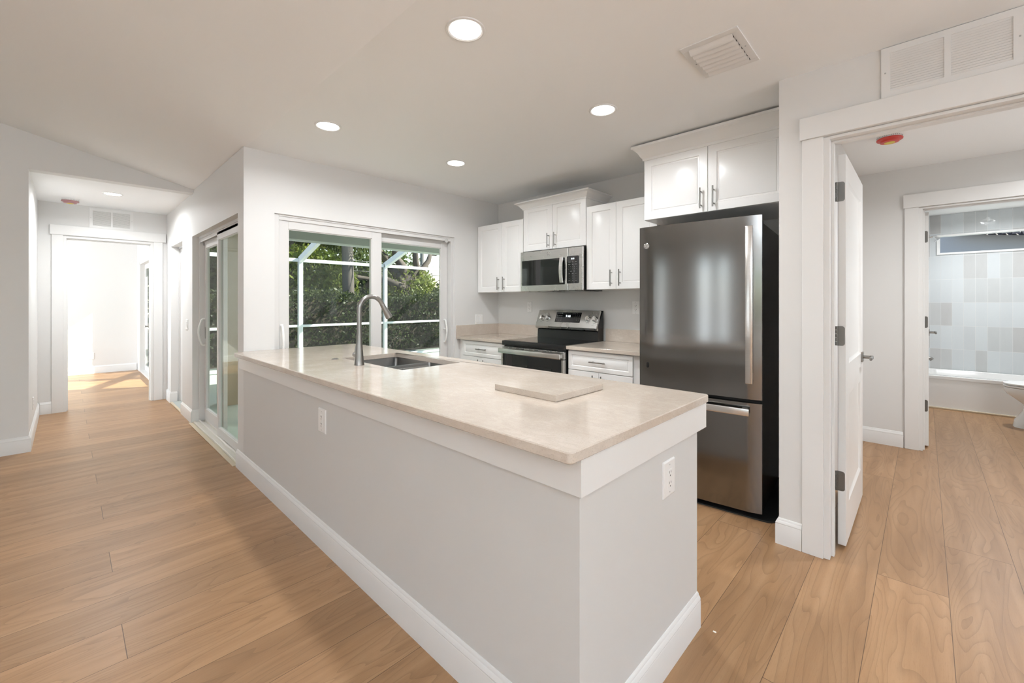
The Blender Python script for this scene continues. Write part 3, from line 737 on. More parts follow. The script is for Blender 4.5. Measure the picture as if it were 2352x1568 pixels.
# ---- cabinets
DOOR = [(0, -.002), (.002, 0), (.056, 0), (.060, -.006), (.068, -.0065), (.071, -.0035), (.092, .0005), (.094, .001)]
DRAW = [(0, -.002), (.002, 0), (.032, 0), (.036, -.006), (.042, -.0065), (.045, -.0035), (.062, .0005), (.064, .001)]
def pull(parent, P, axis, ln=.14, out=(-1, 0, 0), name='handle'):
    P = Vector(P); ax = Vector(axis); ou = Vector(out)
    mb = MB().tube([P+ou*.032-ax*ln/2, P+ou*.032+ax*ln/2], .0055, 12)
    for s_ in (-1, 1): mb.tube([P+ax*s_*ln*.33, P+ax*s_*ln*.33+ou*.032], .0042, 10)
    return mb.build(name, 'nickel', parent)
def front(root, xf, u0, u1, z0, z1, prof=DOOR, name='door', th=.019):
    return MB().panel(prof, fX(xf), u0, u1, z0, z1, -th).build(name, 'cabinet_paint', root, angle=20)
def upper(name, label, y0, y1, z0, z1, xf, ysplit, pulls, xb=3.638, back_clear=0):
    r = thing(name, label, 'cabinet', ((xf+xb)/2, (y0+y1)/2, z0))
    MB().box(xf+.0195, xb, y0, y1, z0, z1, .0008).build('carcass', 'cabinet_paint', r)
    g_ = .0015
    a = front(r, xf, ysplit+g_, y1-g_, z0+.001, z1-.001); b = front(r, xf, y0+g_, ysplit-g_, z0+.001, z1-.001)
    for d_, yy in ((a, ysplit+.042), (b, ysplit-.042)): pull(d_, (xf, yy, pulls), (0, 0, 1))
    return r
upper('wall_cabinet', 'white two-door wall cabinet in the corner left of the microwave', 3.003, 3.705, 1.398, 2.155, 3.29, 3.318, 1.492)
MB().box(3.31, 3.637, 3.706, 3.728, 1.398, 2.155).build('filler_strip', 'cabinet_paint', bpy.data.objects['wall_cabinet'])
upper('wall_cabinet', 'white two-door wall cabinet between the microwave and the refrigerator', 1.545, 2.222, 1.402, 2.156, 3.29, 1.917, 1.500)
mc = upper('wall_cabinet', 'short white two-door cabinet with flared crown over the microwave', 2.226, 2.999, 1.808, 2.262, 3.29, 2.618, 1.895)
fcb = upper('wall_cabinet', 'deep white two-door cabinet with crown above the refrigerator', .585, 1.528, 1.905, 2.36, 3.03, 1.064, 2.0)
CR = [(0, 0), (.006, 0), (.008, .012), (.016, .020), (.030, .042), (.048, .058), (.060, .062), (.060, .074), (0, .074)]
def crown(root, path, z, sc=1., zs=1.): MB().sweep(path, [(o*sc, z+h_*zs) for o, h_ in CR]).build('crown_molding', 'cabinet_paint', root, angle=25)
# travel so that the left-hand side faces the room
crown(mc, [(3.637, 2.226), (3.29, 2.226), (3.29, 2.999), (3.637, 2.999)], 2.240, 1.15, .95)
crown(fcb, [(3.03, .585), (3.03, 1.528), (3.637, 1.528)], 2.352, 1.2, 1.42)
MB().box(3.04, 3.638, .5625, .585, 1.905, 2.36).build('filler_strip', 'cabinet_paint', fcb)
def base_cab(name, label, y0, y1, d0, d1, zt=.874):
    r = thing(name, label, 'cabinet', (3.33, (y0+y1)/2, 0))
    MB().box(3.03, 3.638, y0, y1, .10, .883).build('carcass', 'cabinet_paint', r)
    MB().box(3.09, 3.638, y0, y1, 0, .10).build('toe_kick', 'cabinet_paint', r)
    dw = front(r, 3.01, d0, d1, .716, zt, DRAW, 'drawer'); pull(dw, (3.01, (d0+d1)/2, .797), (0, 1, 0), .15)
    m_ = (d0+d1)/2
    for (a, b, yy) in ((d0, m_-.0015, m_-.04), (m_+.0015, d1, m_+.04)):
        dd = front(r, 3.01, a, b, .115, .711); pull(dd, (3.01, yy, .62), (0, 0, 1))
    return r
bc = base_cab('base_cabinet', 'white base cabinet with a drawer left of the range', 2.998, 3.69, 3.002, 3.640)
MB().box(3.045, 3.10, 3.642, 3.728, .10, .883).build('filler_strip', 'cabinet_paint', bc)
bc = base_cab('base_cabinet', 'white base cabinet with a drawer between the range and the refrigerator', 1.53, 2.222, 1.612, 2.219)
def ctop(name, label, y0, y1, splash):
    r = thing(name, label, 'countertop', (3.32, (y0+y1)/2, .884))
    slab_with_hole([(2.985, y0), (3.639, y0), (3.639, y1), (2.985, y1)], None, .884, .914, .002).build('stone_slab', 'quartz', r)
    for b in splash: MB().box(*b, .914, 1.034, .0015).build('backsplash', 'quartz', r)
ctop('countertop', 'short beige quartz worktop in the corner left of the range', 2.996, 3.729, [(3.619, 3.639, 2.996, 3.709), (2.985, 3.639, 3.709, 3.729)])
ctop('countertop', 'short beige quartz worktop between the range and the refrigerator', 1.50, 2.225, [(3.619, 3.639, 1.50, 2.225)])

# ---- range
rg = thing('range', 'stainless electric range with black glass cooktop, rear control panel and oven door', 'range', (3.3, 2.61, 0))
ya, yb = 2.231, 2.990
MB().box(3.0, 3.61, ya+.004, yb-.004, .06, .885).build('body', 'black_plastic', rg)
ct = MB().box(2.965, 3.545, ya, yb, .872, .916, .006, 2); ct.build('cooktop_frame', 'black_plastic', rg)
MB().box(2.985, 3.53, ya+.015, yb-.015, .9155, .919, .001).build('cooktop_glass', 'black_glass', rg)
od = MB().box(2.958, 3.0, ya+.004, yb-.004, .20, .790, .004).build('oven_door', 'black_glass', rg)
for yy in (ya+.003, yb-.023): MB().box(2.955, 2.999, yy, yy+.020, .20, .79, .002).build('door_edge', 'steel', od)
MB().box(2.9545, 2.9585, ya+.13, yb-.13, .30, .70, .001).build('oven_window', 'black_glass', od)
vt = MB().box(2.966, 3.0, ya+.004, yb-.004, .792, .858, .003).build('vent_trim', 'steel', rg)
mb = MB()
for yy in (2.30, 2.385, 2.45, 2.545, 2.61, 2.72, 2.775, 2.87, 2.93):
    mb.box(2.9645, 2.9675, yy-.022, yy+.022, .848, .853)
mb.build('vent_slots', 'slot_dark', vt)
MB().box(2.905, 2.922, ya+.006, yb-.006, .800, .846, .005, 2).build('door_handle', 'steel_bright', od)
for yy in (ya+.012, yb-.046): MB().box(2.92, 2.967, yy, yy+.034, .806, .840, .003).build('handle_bracket', 'steel', od)
MB().box(2.975, 3.0, ya+.004, yb-.004, .07, .195, .003).build('storage_drawer', 'steel', rg)
# backguard
gz = lambda x, z: (x, z)
bgd = MB().prism([(3.60, .905), (3.50, .905), (3.505, 1.005), (3.52, 1.012), (3.475, 1.035), (3.60, 1.205)], lambda u, v, a: (u, a, v), ya+.004, yb-.004).build('backguard', 'black_plastic', rg, smooth=False)
pa = Vector((3.472, 0, 1.036)); pb = Vector((3.545, 0, 1.203)); du = (pb-pa).normalized(); nn = Vector((-du.z, 0, du.x))   # outward = -x,+z
def fB(u, v, d): q = pa+du*v+nn*d; return (q.x, u, q.z)
PL = (pb-pa).length
MB().panel([(0, .004), (.002, .006), (.004, .006)], fB, ya, yb, 0, PL, -.012).build('control_panel', 'steel', bgd)
MB().prism([(3.4675, 1.038), (3.472, 1.020), (3.50, 1.012), (3.50, 1.038)], lambda u, v, a: (u, a, v), ya, yb).build('panel_lip', 'steel', bgd)
dpn = MB().panel([(0, .007), (.001, .008)], fB, 2.435, 2.745, .052, .160, .004).build('display', 'black_glass', bgd)
def MB_on(f, u, v, d=.0085, flip=-1):
    o = Vector(f(u, v, d)); ex = (Vector(f(u+flip, v, d))-o); ey = (Vector(f(u, v+1, d))-o); ez = ex.cross(ey)
    return Matrix(((ex.x, ey.x, ez.x, o.x), (ex.y, ey.y, ez.y, o.y), (ex.z, ey.z, ez.z, o.z), (0, 0, 0, 1)))
MB().text('9:46', .036, MB_on(fB, 2.59, .118)).build('clock_digits', 'display_lit', dpn, smooth=False)
mb = MB()
for i in range(4):
    for j in range(3): mb.text(('BAKE', 'BROIL', 'WARM', 'TIMER', 'CLEAN', 'LIGHT', 'LOCK', 'SET', 'CLOCK', 'ON', 'OFF', 'START')[i*3+j], .0075, MB_on(fB, 2.725-j*.026, .148-i*.025))
for i in range(3):
    for j in range(3): mb.text(str(i*3+j+1), .010, MB_on(fB, 2.505-j*.025, .146-i*.022))
mb.text('0', .010, MB_on(fB, 2.48, .078)); mb.text('+', .010, MB_on(fB, 2.455, .078))
mb.build('key_labels', 'print_grey', dpn, smooth=False)
for (yy, dark) in ((2.925, 1), (2.845, 1), (2.345, 0), (2.268, 0)):
    o = Vector(fB(yy, .094, .006)); M_ = MB_on(fB, yy, .094, .006)
    kb = MB(); pr = [(.030, 0), (.030, .004), (.024, .006), (.0235, .026), (.021, .029)]
    t = MB().lathe(pr, n=28); kb.add([M_ @ Vector(p) for p in t.v], t.f)
    k_ = kb.build('knob', 'chrome' if not dark else 'steel', bgd)
    t = MB().box(-.0045, .0045, -.023, .023, .028, .034, .002); MB().add([M_ @ Vector(p) for p in t.v], t.f).build('knob_grip', 'steel_bright', k_)
    t = MB().text('LO   HI', .008, Matrix.Translation((0, -.040, .0006))); t.text('OFF', .008, Matrix.Translation((0, .038, .0006)))
    MB().add([M_ @ Vector(p) for p in t.v], t.f).build('knob_marks', 'print_dark', bgd, smooth=False)

# ---- over-the-range microwave
mw = thing('microwave', 'stainless over-the-range microwave with dark window and black keypad', 'microwave', (3.43, 2.61, 1.397))
m0, m1, zb, zt = 2.230, 2.994, 1.397, 1.801
MB().box(3.262, 3.637, m0+.003, m1-.003, zb+.006, zt-.002).build('body', 'black_plastic', mw)
md = MB().panel([(0, .018), (.004, .022), (.006, .022)], fX(3.262), 2.392, m1, zb, zt-.004, 0).build('door', 'steel', mw)
ms = MB().panel([(0, .018), (.004, .022), (.006, .022)], fX(3.262), m0, 2.389, zb, zt-.004, 0).build('side_panel', 'steel', mw)
fM = fX(3.24)
def rr_panel(f, u0, u1, v0, v1, d0, d1, r=.012):
    return MB().prism(rounded(u0, u1, v0, v1, r), lambda u, v, a: f(u, v, a), d0, d1)
rr_panel(fM, 2.428, 2.972, 1.456, 1.708, -.002, .0012, .008).build('window', 'black_glass', md)
rr_panel(fM, 2.50, 2.92, 1.475, 1.690, .001, .0016, .004).build('inner_window', 'black_glass', md)
kp = rr_panel(fM, 2.268, 2.405, 1.463, 1.716, -.002, .0016, .012).build('keypad', 'black_glass', ms)
pts = [fM(2.452, 1.478, .0), fM(2.452, 1.480, .028)] + [fM(2.452, 1.480+.222*k/8, .030+.012*math.sin(PI*k/8)) for k in range(9)] + [fM(2.452, 1.704, .028), fM(2.452, 1.706, 0)]
hb = MB()
for i in range(8):
    k0 = 1.472+.240*i/8; k1 = 1.472+.240*(i+1)/8; a0 = .030+.014*math.sin(PI*i/8); a1 = .030+.014*math.sin(PI*(i+1)/8)
    hb.add([fM(2.437, k0, a0), fM(2.467, k0, a0), fM(2.467, k1, a1), fM(2.437, k1, a1), fM(2.437, k0, a0-.014), fM(2.467, k0, a0-.014), fM(2.467, k1, a1-.014), fM(2.437, k1, a1-.014)],
           [(0, 1, 2, 3), (7, 6, 5, 4), (0, 4, 5, 1), (1, 5, 6, 2), (2, 6, 7, 3), (3, 7, 4, 0)])
for zz in (1.482, 1.692): q = fM(2.452, zz, 0); hb.box(q[0]-.024, q[0], 2.442, 2.462, zz-.010, zz+.010)
hb.build('handle', 'steel_bright', md)
def emblem(parent, f, u, v, r, flip=-1, d=.0):
    M_ = MB_on(f, u, v, d, flip)
    a = MB().lathe([(r, 0), (r, .0016), (r*.94, .0022), (r*.90, .0014), (r*.2, .0014)], n=36)
    e_ = MB().add([M_ @ Vector(p) for p in a.v], a.f).build('emblem', 'steel_bright', parent)
    mb = MB()
    def loop(cx, cy, rx, ry, a0, a1, n=22): return [(cx+rx*math.cos(a0+(a1-a0)*k/n), cy+ry*math.sin(a0+(a1-a0)*k/n), .0022) for k in range(n+1)]
    w_ = r*.045
    for L_ in (loop(-.24*r, .0, .26*r, .42*r, .3, 5.6), loop(-.10*r, -.22*r, .22*r, .18*r, 1.2, -2.6), loop(.26*r, .19*r, .20*r, .20*r, -.4, 4.4), loop(.26*r, -.20*r, .24*r, .22*r, 1.9, 6.0),
               loop(0, 0, .84*r, .84*r, 0, 2*PI, 40), loop(.52*r, .42*r, .18*r, .14*r, 2.0, 6.5), loop(-.5*r, -.42*r, .18*r, .14*r, -1.0, 3.4)):
        t = MB().tube(L_, w_, 6); mb.add([M_ @ Vector(p) for p in t.v], t.f)
    mb.build('monogram', 'nickel', e_)
emblem(md, fM, 2.622, 1.757, .021)
mb = MB().text('8:00', .022, MB_on(fM, 2.338, 1.690, .0018))
mb.build('clock_digits', 'display_lit', kp, smooth=False)
mb = MB()
KL = [['POPCORN', 'COOK', 'REHEAT'], ['POTATO', 'TIMER', 'DEFROST'], list('12345'), list('67890'), ['POWER', 'TIMER'], ['VENT', 'LIGHT', 'SET'], ['1', '2', '3'], ['4', '5', '6'], ['START', '+30', 'STOP']]
for i, rw in enumerate(KL):
    for j, tx in enumerate(rw):
        mb.text(tx, .0085 if len(tx) < 3 else .0062, MB_on(fM, 2.338+(len(rw)-1)*.5*(.112/max(3, len(rw)))-j*.112/max(3, len(rw)), 1.660-i*.0215, .0018))
mb.build('key_labels', 'print_grey', kp, smooth=False)
for (p_, q_) in ((m0+.06, m0+.30), (m1-.30, m1-.06)): MB().box(3.30, 3.60, p_, q_, zb-.004, zb+.008).build('grease_filter', 'steel', mw)
MB().box(3.27, 3.62, m0+.03, m1-.03, zb-.001, zb+.007).build('underside', 'black_plastic', mw)

# ---- refrigerator (turned a few degrees)
fr = thing('refrigerator', 'tall stainless refrigerator with bottom freezer drawer and black sides', 'refrigerator', (2.778, 1.055, 0), rz=math.radians(4.7))
W2 = .372
MB().box(.058, .705, -W2+.004, W2-.004, .035, 1.765, .004).build('body', 'black_plastic', fr)
MB().box(.046, .060, -W2+.012, W2-.012, .05, 1.78).build('gasket', 'black_gasket', fr)
def bowed(z0, z1, nm):
    pr = []; n = 14
    for k in range(n+1):
        t = -1+2*k/n; x = .0065*t*t + (.012*max(0, abs(t)-.93)/.07 if abs(t) > .93 else 0)
        pr.append((x, W2*t))
    poly = pr + [(.048, W2), (.048, -W2)]
    b = bmesh.new(); mb = MB().prism(poly, lambda u, v, a: (u, v, a), z0, z1)
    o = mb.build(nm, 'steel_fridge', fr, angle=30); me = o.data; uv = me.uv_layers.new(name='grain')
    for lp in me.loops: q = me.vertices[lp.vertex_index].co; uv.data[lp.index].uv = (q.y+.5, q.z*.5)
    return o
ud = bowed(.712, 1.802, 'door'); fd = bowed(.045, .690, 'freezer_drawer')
hd = MB().box(-.050, -.034, -.335, -.295, .812, 1.735, .004, 2); hd.build('door_handle', 'steel_bright', ud)
for z_ in (.83, 1.68): MB().box(-.036, .006, -.328, -.302, z_, z_+.04).build('handle_bracket', 'steel', ud)
MB().box(-.050, -.034, -.315, .315, .622, .664, .004, 2).build('drawer_handle', 'steel_bright', fd)
for y_ in (-.30, .27): MB().box(-.036, .006, y_, y_+.03, .63, .656).build('handle_bracket', 'steel', fd)
emblem(ud, lambda u, v, d: (.0055-d, u, v), .318, 1.672, .0195)
MB().prism(rounded(.300, .318, .842, .880, .0088), lambda u, v, a: (a, u, v), .0035, .006).build('hinge_plug', 'black_plastic', ud)
mb = MB().box(.075, .20, -W2+.02, -W2+.07, 1.765, 1.795, .003); mb.box(.03, .10, -W2+.03, -W2+.06, 1.785, 1.806, .002); mb.build('hinge_cover', 'black_plastic', fr)
for yy in (-W2+.06, W2-.06):
    for xx in (.12, .62): MB().lathe([(.022, .0085), (.022, .03), (.012, .036)], (xx, yy, 0), 16).build('levelling_foot', 'black_plastic', fr)
fm = MB().prism(rounded(.0, .78, -.435, .40, .05), lambda u, v, a: (u, v, a), 0, .008)
cs, sn = math.cos(math.radians(4.7)), math.sin(math.radians(4.7))
fm.v = [(2.776+.03+p[0]*cs-p[1]*sn, 1.055+p[0]*sn+p[1]*cs, p[2]) for p in fm.v]
tag(fm.build('floor_mat', 'mat_rubber'), 'black drip mat on the floor under the refrigerator', 'mat')

# ============================================================ CEILING FIXTURES
def downlight(x, y, z, label, power, cat='recessed light', group=None, r=.086):
    t = thing('recessed_light', label, cat, (x, y, z), group)
    MB().lathe([(r, z), (r-.002, z-.004), (r-.010, z-.006), (r-.017, z-.003), (r-.017, z)], (x, y, 0), 40).build('trim_ring', 'trim_paint', t)
    MB().lathe([(r-.017, z-.0025), (.001, z-.0030)], (x, y, 0), 40, cap0=False).build('lens', 'lens', t)
    area('lamp', (x, y, z-.008), 2*(r-.02), power, (0, 0, -1), spread=165, color=WARM)
    return t
downlight(1.203, 1.437, H, 'round recessed ceiling light nearest to us, above the island', LAMP['kitchen'])
downlight(2.293, 1.428, H, 'round recessed ceiling light in front of the refrigerator', LAMP['kitchen'])
downlight(1.222, 2.890, H, 'round recessed ceiling light above the sink end of the island, leftmost over the kitchen', LAMP['kitchen'])
downlight(2.300, 2.872, H, 'round recessed ceiling light in front of the microwave, farthest back in the kitchen', LAMP['kitchen'])
downlight(.351, 6.290, 2.452, 'round recessed light in the ceiling of the left hall', LAMP['hall'])
downlight(4.0, -.85, H, 'round recessed light in the passage ceiling, out of sight', LAMP['corridor'])
downlight(7.15, -.66, 2.455, 'bright recessed light in the bathroom ceiling over the tub', LAMP['bath'])
for (x, y) in ((-2.6, -1.2), (-2.6, 1.4), (-2.6, 4.0), (-.6, -2.4)):  # unseen living-room lamps with no fixture, added as fill
    z = vz(x) if x > RX else vz(RX)-.238*(RX-x)
    area('lamp', (x, y, z-.03), .14, LAMP['living'], (0, 0, -1), color=WARM)
# supply register
rgx0, rgx1, rgy0, rgy1 = 1.990, 2.337, .577, .829
vr = thing('ceiling_vent', 'white rectangular supply register with curved louvers in the kitchen ceiling', 'air vent', (2.163, .703, H))
mb = MB()
ix0, ix1, iy0, iy1 = rgx0+.034, rgx1-.018-.012, rgy0+.032, rgy1-.030
for b in ((rgx0, ix0, rgy0, rgy1), (ix1, rgx1, rgy0, rgy1), (ix0, ix1, rgy0, iy0), (ix0, ix1, iy1, rgy1)): mb.box(*b, H-.006, H, .001)
mb.build('frame', 'trim_paint', vr)
MB().box(ix0, ix1, iy0, iy1, H-.0004, H-.0001).build('duct_opening', 'duct_dark', vr)
nl = 7; st_ = (ix1-ix0)/nl
for k in range(nl):
    x = ix0+st_*(k+.5); pr = []
    for j in range(8):
        a = j/7; pr.append((x-.016+.030*a, H-.001-.020*(1-(1-a)**2)+.0*a))
    poly = pr + [(p[0]+.0012, p[1]+.0012) for p in pr[::-1]]
    MB().prism(poly, lambda u, v, a: (u, a, v), iy0, iy1).build('louver', 'trim_paint', vr)
for yy in (rgy0+.016, rgy1-.015): MB().lathe([(.004, H-.006), (.003, H-.008)], (2.165, yy, 0), 10).build('screw', 'print_grey', vr)
# return-air grilles
def grille(label, f, u0, u1, z0, z1, mid, bars, bord=.032):
    c = f((u0+u1)/2, z0, 0); r = thing('return_grille', label, 'air vent', c)
    um = (u0+u1)/2
    cells = ((u0+bord, um-mid/2), (um+mid/2, u1-bord)); a0, a1 = z0+bord*.9, z1-bord*.9
    def bx(mb, p, q, v0, v1, d0, d1):
        A = f(p, v0, d0); B_ = f(q, v1, d1); mb.box(A[0], B_[0], A[1], B_[1], A[2], B_[2])
    mb = MB()
    for (p, q, v0, v1) in ((u0, u0+bord, z0, z1), (u1-bord, u1, z0, z1), (um-mid/2, um+mid/2, z0, z1), (cells[0][0], cells[0][1], z0, a0), (cells[1][0], cells[1][1], z0, a0),
                           (cells[0][0], cells[0][1], a1, z1), (cells[1][0], cells[1][1], a1, z1)): bx(mb, p, q, v0, v1, .0005, .007)
    mb.build('frame', 'trim_paint', r)
    for (p, q) in cells:
        mb = MB(); h_ = (a1-a0)/bars
        for k in range(bars):
            zc = a0+h_*k
            mb.prism([(zc+h_*.98, .0065), (zc+h_*.98, .0055), (zc+h_*.22, .0012), (zc+h_*.16, .0022)], lambda u, v, a: f(a, u, v), p, q)
        mb.build('slats', 'trim_paint', r, smooth=False)
        mb = MB(); bx(mb, p, q, a0, a1, .0002, .0006); mb.build('backing', 'duct_dark', r)
    for uu in (u0+bord*.45, u1-bord*.45):
        mb = MB(); bx(mb, uu-.003, uu+.003, (z0+z1)/2-.003, (z0+z1)/2+.003, .0068, .008); mb.build('screw', 'print_grey', r)
grille('large white two-panel return-air grille high on the right wall above the doorway', fX(2.65), -.290, .146, 2.236, 2.469, .020, 16)
grille('white two-panel return-air grille over the doorway at the end of the hall', fY(7.3), .197, .600, 2.195, 2.435, .018, 16)
def smoke(x, y, z, label, cover):
    r = thing('smoke_detector', label, 'smoke detector', (x, y, z))
    MB().lathe([(.070, z), (.070, z-.010), (.066, z-.026), (.060, z-.032), (.02, z-.033)], (x, y, 0), 36).build('base', 'plastic_white', r)
    c_ = MB().lathe([(.0705, z-.024), (.0735, z-.030), (.071, z-.036), (.055, z-.040), (.052, z-.050), (.03, z-.053), (.002, z-.053)], (x, y, 0), 36).build('dust_cover', cover, r)
    MB().lathe([(.030, z-.0532), (.030, z-.0545), (.002, z-.0545)], (x, y, 0), 24).build('label_disc', 'yellow_label', c_)
    mb = MB()
    for k in range(36):
        a = 2*PI*k/36+PI
        p = Vector((x+.0685*math.cos(a), y+.0685*math.sin(a), z-.016)); mb.box(p.x-.0022, p.x+.0022, p.y-.0022, p.y+.0022, p.z-.003, p.z+.003)
    mb.build('vent_slots', 'print_grey', r)
smoke(4.05, .178, H, 'white smoke detector with a red dust cover on the passage ceiling at right', 'red_cover')
mat('pink_cover', (.42, .22, .23), .4)
smoke(.035, 6.93, 2.452, 'white smoke detector with a faded red cover on the hall ceiling at left', 'pink_cover')

# ============================================================ BATHROOM
tb = thing('bathtub', 'white alcove bathtub with a plain apron below the tiled wall', 'bathtub', (7.72, -.72, 0))
MB().box(7.345, 7.37, -1.5, .06, .0, .385, .006).build('apron', 'tub_white', tb)
mb = MB(); L_ = []
for (d, z, rr) in ((0, .36, .02), (0, .392, .02), (.006, .400, .02), (.075, .400, .08), (.085, .392, .09), (.12, .10, .1), (.20, .06, .12)):
    L_.append([(p[0], p[1], z) for p in rounded(7.34+d, 8.094-d*.45, -1.494+d, .054-d, rr, 6)])
vs = [p for l in L_ for p in l]; n = len(L_[0]); fs = []
for i in range(len(L_)-1):
    for k in range(n): fs.append((i*n+k, i*n+(k+1) % n, (i+1)*n+(k+1) % n, (i+1)*n+k))
fs.append(tuple((len(L_)-1)*n+k for k in range(n)))
mb.add(vs, fs).build('tub_basin', 'tub_white', tb, fix=False)
struct('trim_6', MB().box(7.325, 7.345, -1.0, .06, 0, .02, .004), 'threshold_tan', 'wood quarter-round along the foot of the tub', 'floor trim')
sh = thing('shower_fixture', 'chrome shower arm and head on the tiled wall left of the strip window', 'shower head', (7.75, .06, 2.1))
MB().lathe([(.03, .058), (.028, .050), (.012, .046)], (7.75, 0, 2.07), 20, 'y').build('flange', 'chrome', sh)
MB().tube([(7.75, .058, 2.07), (7.75, 0, 2.10), (7.75, -.05, 2.125), (7.75, -.085, 2.135)], .009, 10).build('arm', 'chrome', sh)
MB().tube([(7.75, -.085, 2.137), (7.75, -.10, 2.12), (7.75, -.125, 2.09)], .02, 16, rs=[.011, .018, .04]).build('head', 'chrome', sh)
vl = thing('shower_valve', 'round dark shower valve trim on the tiled side wall', 'shower valve', (7.75, .06, .8))
MB().lathe([(.075, .058), (.074, .052), (.03, .046), (.024, .01), (.02, .006)], (7.75, 0, .80), 28, 'y').build('escutcheon', 'nickel', vl)
MB().tube([(7.75, .02, .80), (7.75, .018, .74)], .008, 10).build('lever', 'nickel', vl)
tsp = thing('tub_spout', 'short metal tub spout low on the tiled side wall', 'tub spout', (7.75, .06, .56))
MB().tube([(7.75, .058, .57), (7.75, -.02, .57), (7.75, -.055, .563), (7.75, -.072, .545)], .024, 18, rs=[.027, .025, .024, .022]).build('spout_body', 'nickel', tsp)
MB().tube([(7.75, -.035, .59), (7.75, -.035, .61)], .005, 8).build('diverter', 'nickel', tsp)
# toilet, facing +Y from the right wall
to = thing('toilet', 'white toilet partly in view at the right edge beside the tub', 'toilet', (6.86, -1.0, 0))
def oval(cx, cy, rx, ry, z, n=32, k=2.4):
    out = []
    for i in range(n):
        a = 2*PI*i/n; c_, s_ = math.cos(a), math.sin(a)
        out.append((cx+rx*math.copysign(abs(c_)**(2/k), c_), cy+ry*math.copysign(abs(s_)**(2/k), s_), z))
    return out
def loft(L_, cap=True):
    n = len(L_[0]); vs = [p for l in L_ for p in l]; fs = []
    for i in range(len(L_)-1):
        for k in range(n): fs.append((i*n+k, i*n+(k+1) % n, (i+1)*n+(k+1) % n, (i+1)*n+k))
    if cap: fs.append(tuple(range(n))[::-1]); fs.append(tuple((len(L_)-1)*n+k for k in range(n)))
    return MB().add(vs, fs)
cx = 6.86
loft([oval(cx, -1.0, .125, .335, 0, k=4), oval(cx, -1.0, .118, .325, .06, k=4), oval(cx, -1.02, .100, .285, .17, k=3.5), oval(cx, -1.01, .105, .27, .23, k=3), oval(cx, -.99, .14, .305, .28), oval(cx, -.96, .172, .335, .33),
      oval(cx, -.95, .182, .348, .37), oval(cx, -.95, .182, .348, .405)]).build('bowl', 'porcelain', to)
loft([oval(cx, -.945, .184, .345, .409), oval(cx, -.945, .187, .348, .414), oval(cx, -.945, .187, .348, .424), oval(cx, -.945, .182, .342, .428)]).build('seat', 'plastic_white', to)
loft([oval(cx, -.945, .183, .343, .433), oval(cx, -.945, .187, .347, .438), oval(cx, -.945, .186, .346, .448), oval(cx, -.945, .165, .32, .457)]).build('lid', 'plastic_white', to)
MB().box(cx-.22, cx+.22, -1.49, -1.30, .40, .74, .02, 3).build('tank', 'porcelain', to)
MB().box(cx-.23, cx+.23, -1.498, -1.29, .74, .775, .01, 2).build('tank_lid', 'porcelain', to)
MB().tube([(cx-.20, -1.288, .68), (cx-.12, -1.28, .675)], .008, 8).build('flush_lever', 'chrome', to)
tag(MB().box(1.753, 1.760, .585, .597, 0, .003, .001).build('paint_chip', 'paper'), 'tiny pale chip of debris on the floor by the island corner', 'debris')

# ============================================================ OUTDOORS
gd = MB().box(.6, 40, 10.2, 60, -.30, -.06); gd.box(14, 40, 3.8, 10.2, -.3, -.06); gd.box(8.3, 40, -20, 3.8, -.4, -.3)
struct('floor.001', gd, 'ground_mulch', 'dark garden ground beyond the pool deck', 'ground')
struct('floor.002', MB().box(1.08, 14, 3.87, 10.2, -.20, -.03), 'concrete_deck', 'pale green-grey pool deck outside', 'pool deck')
struct('ceiling.005', MB().box(1.08, 6.5, 3.88, 6.52, 2.50, 2.60), 'soffit', 'shaded porch ceiling outside the sliding doors', 'porch ceiling')
struct('trim_7', MB().box(1.08, 6.5, 6.45, 6.60, 2.185, 2.55, .004), 'soffit', 'grey-green porch beam across the top of the garden view', 'porch beam')
struct('trim_8', MB().box(1.08, 6.5, 6.592, 6.606, 2.175, 2.19), 'enclosure_white', 'white drip edge under the porch beam', 'porch trim')
struct('wall_porch', MB().box(1.36, 1.60, 6.40, 6.63, -.03, 2.2), 'stucco', 'tan stucco post of the porch seen through the narrow sliding door', 'porch post')
struct('wall_bedroom_outside', MB().box(1.07, 1.09, 7.42, 8.35, 0, 2.6), 'stucco', None, 'wall')
struct('trim_9', MB().box(1.0, 1.62, 6.9, 11.0, 2.30, 2.42), 'soffit', None, 'eave')
# pool screen enclosure
se = thing('screen_enclosure', 'white aluminium pool screen enclosure with posts, rails and sloping roof beams', 'screen enclosure', (5, 9.3, -.03))
YS = 9.3; hw = .038
posts = [3.36-1.93*2, 3.36-1.93, 3.36, 5.29, 7.22, 9.15, 11.08]
for px in posts[1:]:
    MB().box(px-hw, px+hw, YS-.05, YS+.05, -.03, 2.20, .003).build('post', 'enclosure_white', se)
    q = MB(); a = Vector((px, YS, 2.16)); b_ = Vector((px, 6.62, 3.05))
    d_ = (b_-a); up = Vector((0, d_.z, -d_.y)).normalized()*.06
    vs = []
    for p in (a, b_):
        for sx in (-hw, hw):
            for su in (-1, 1): vs.append(p+Vector((sx, 0, 0))+up*su)
    q.add(vs, [(0, 1, 3, 2), (4, 6, 7, 5), (0, 4, 5, 1), (1, 5, 7, 3), (3, 7, 6, 2), (2, 6, 4, 0)]).build('roof_beam', 'enclosure_white', se)
for (z, h_) in ((2.155, .035), (.80, .024), (.02, .03)):
    MB().box(1.1, 11.1, YS-.025, YS+.025, z-h_, z+h_, .003).build('rail', 'enclosure_white', se)
MB().box(1.1, 11.1, YS-.002, YS+.002, 0, 2.15).build('screen_panel', 'insect_screen', se, smooth=False)

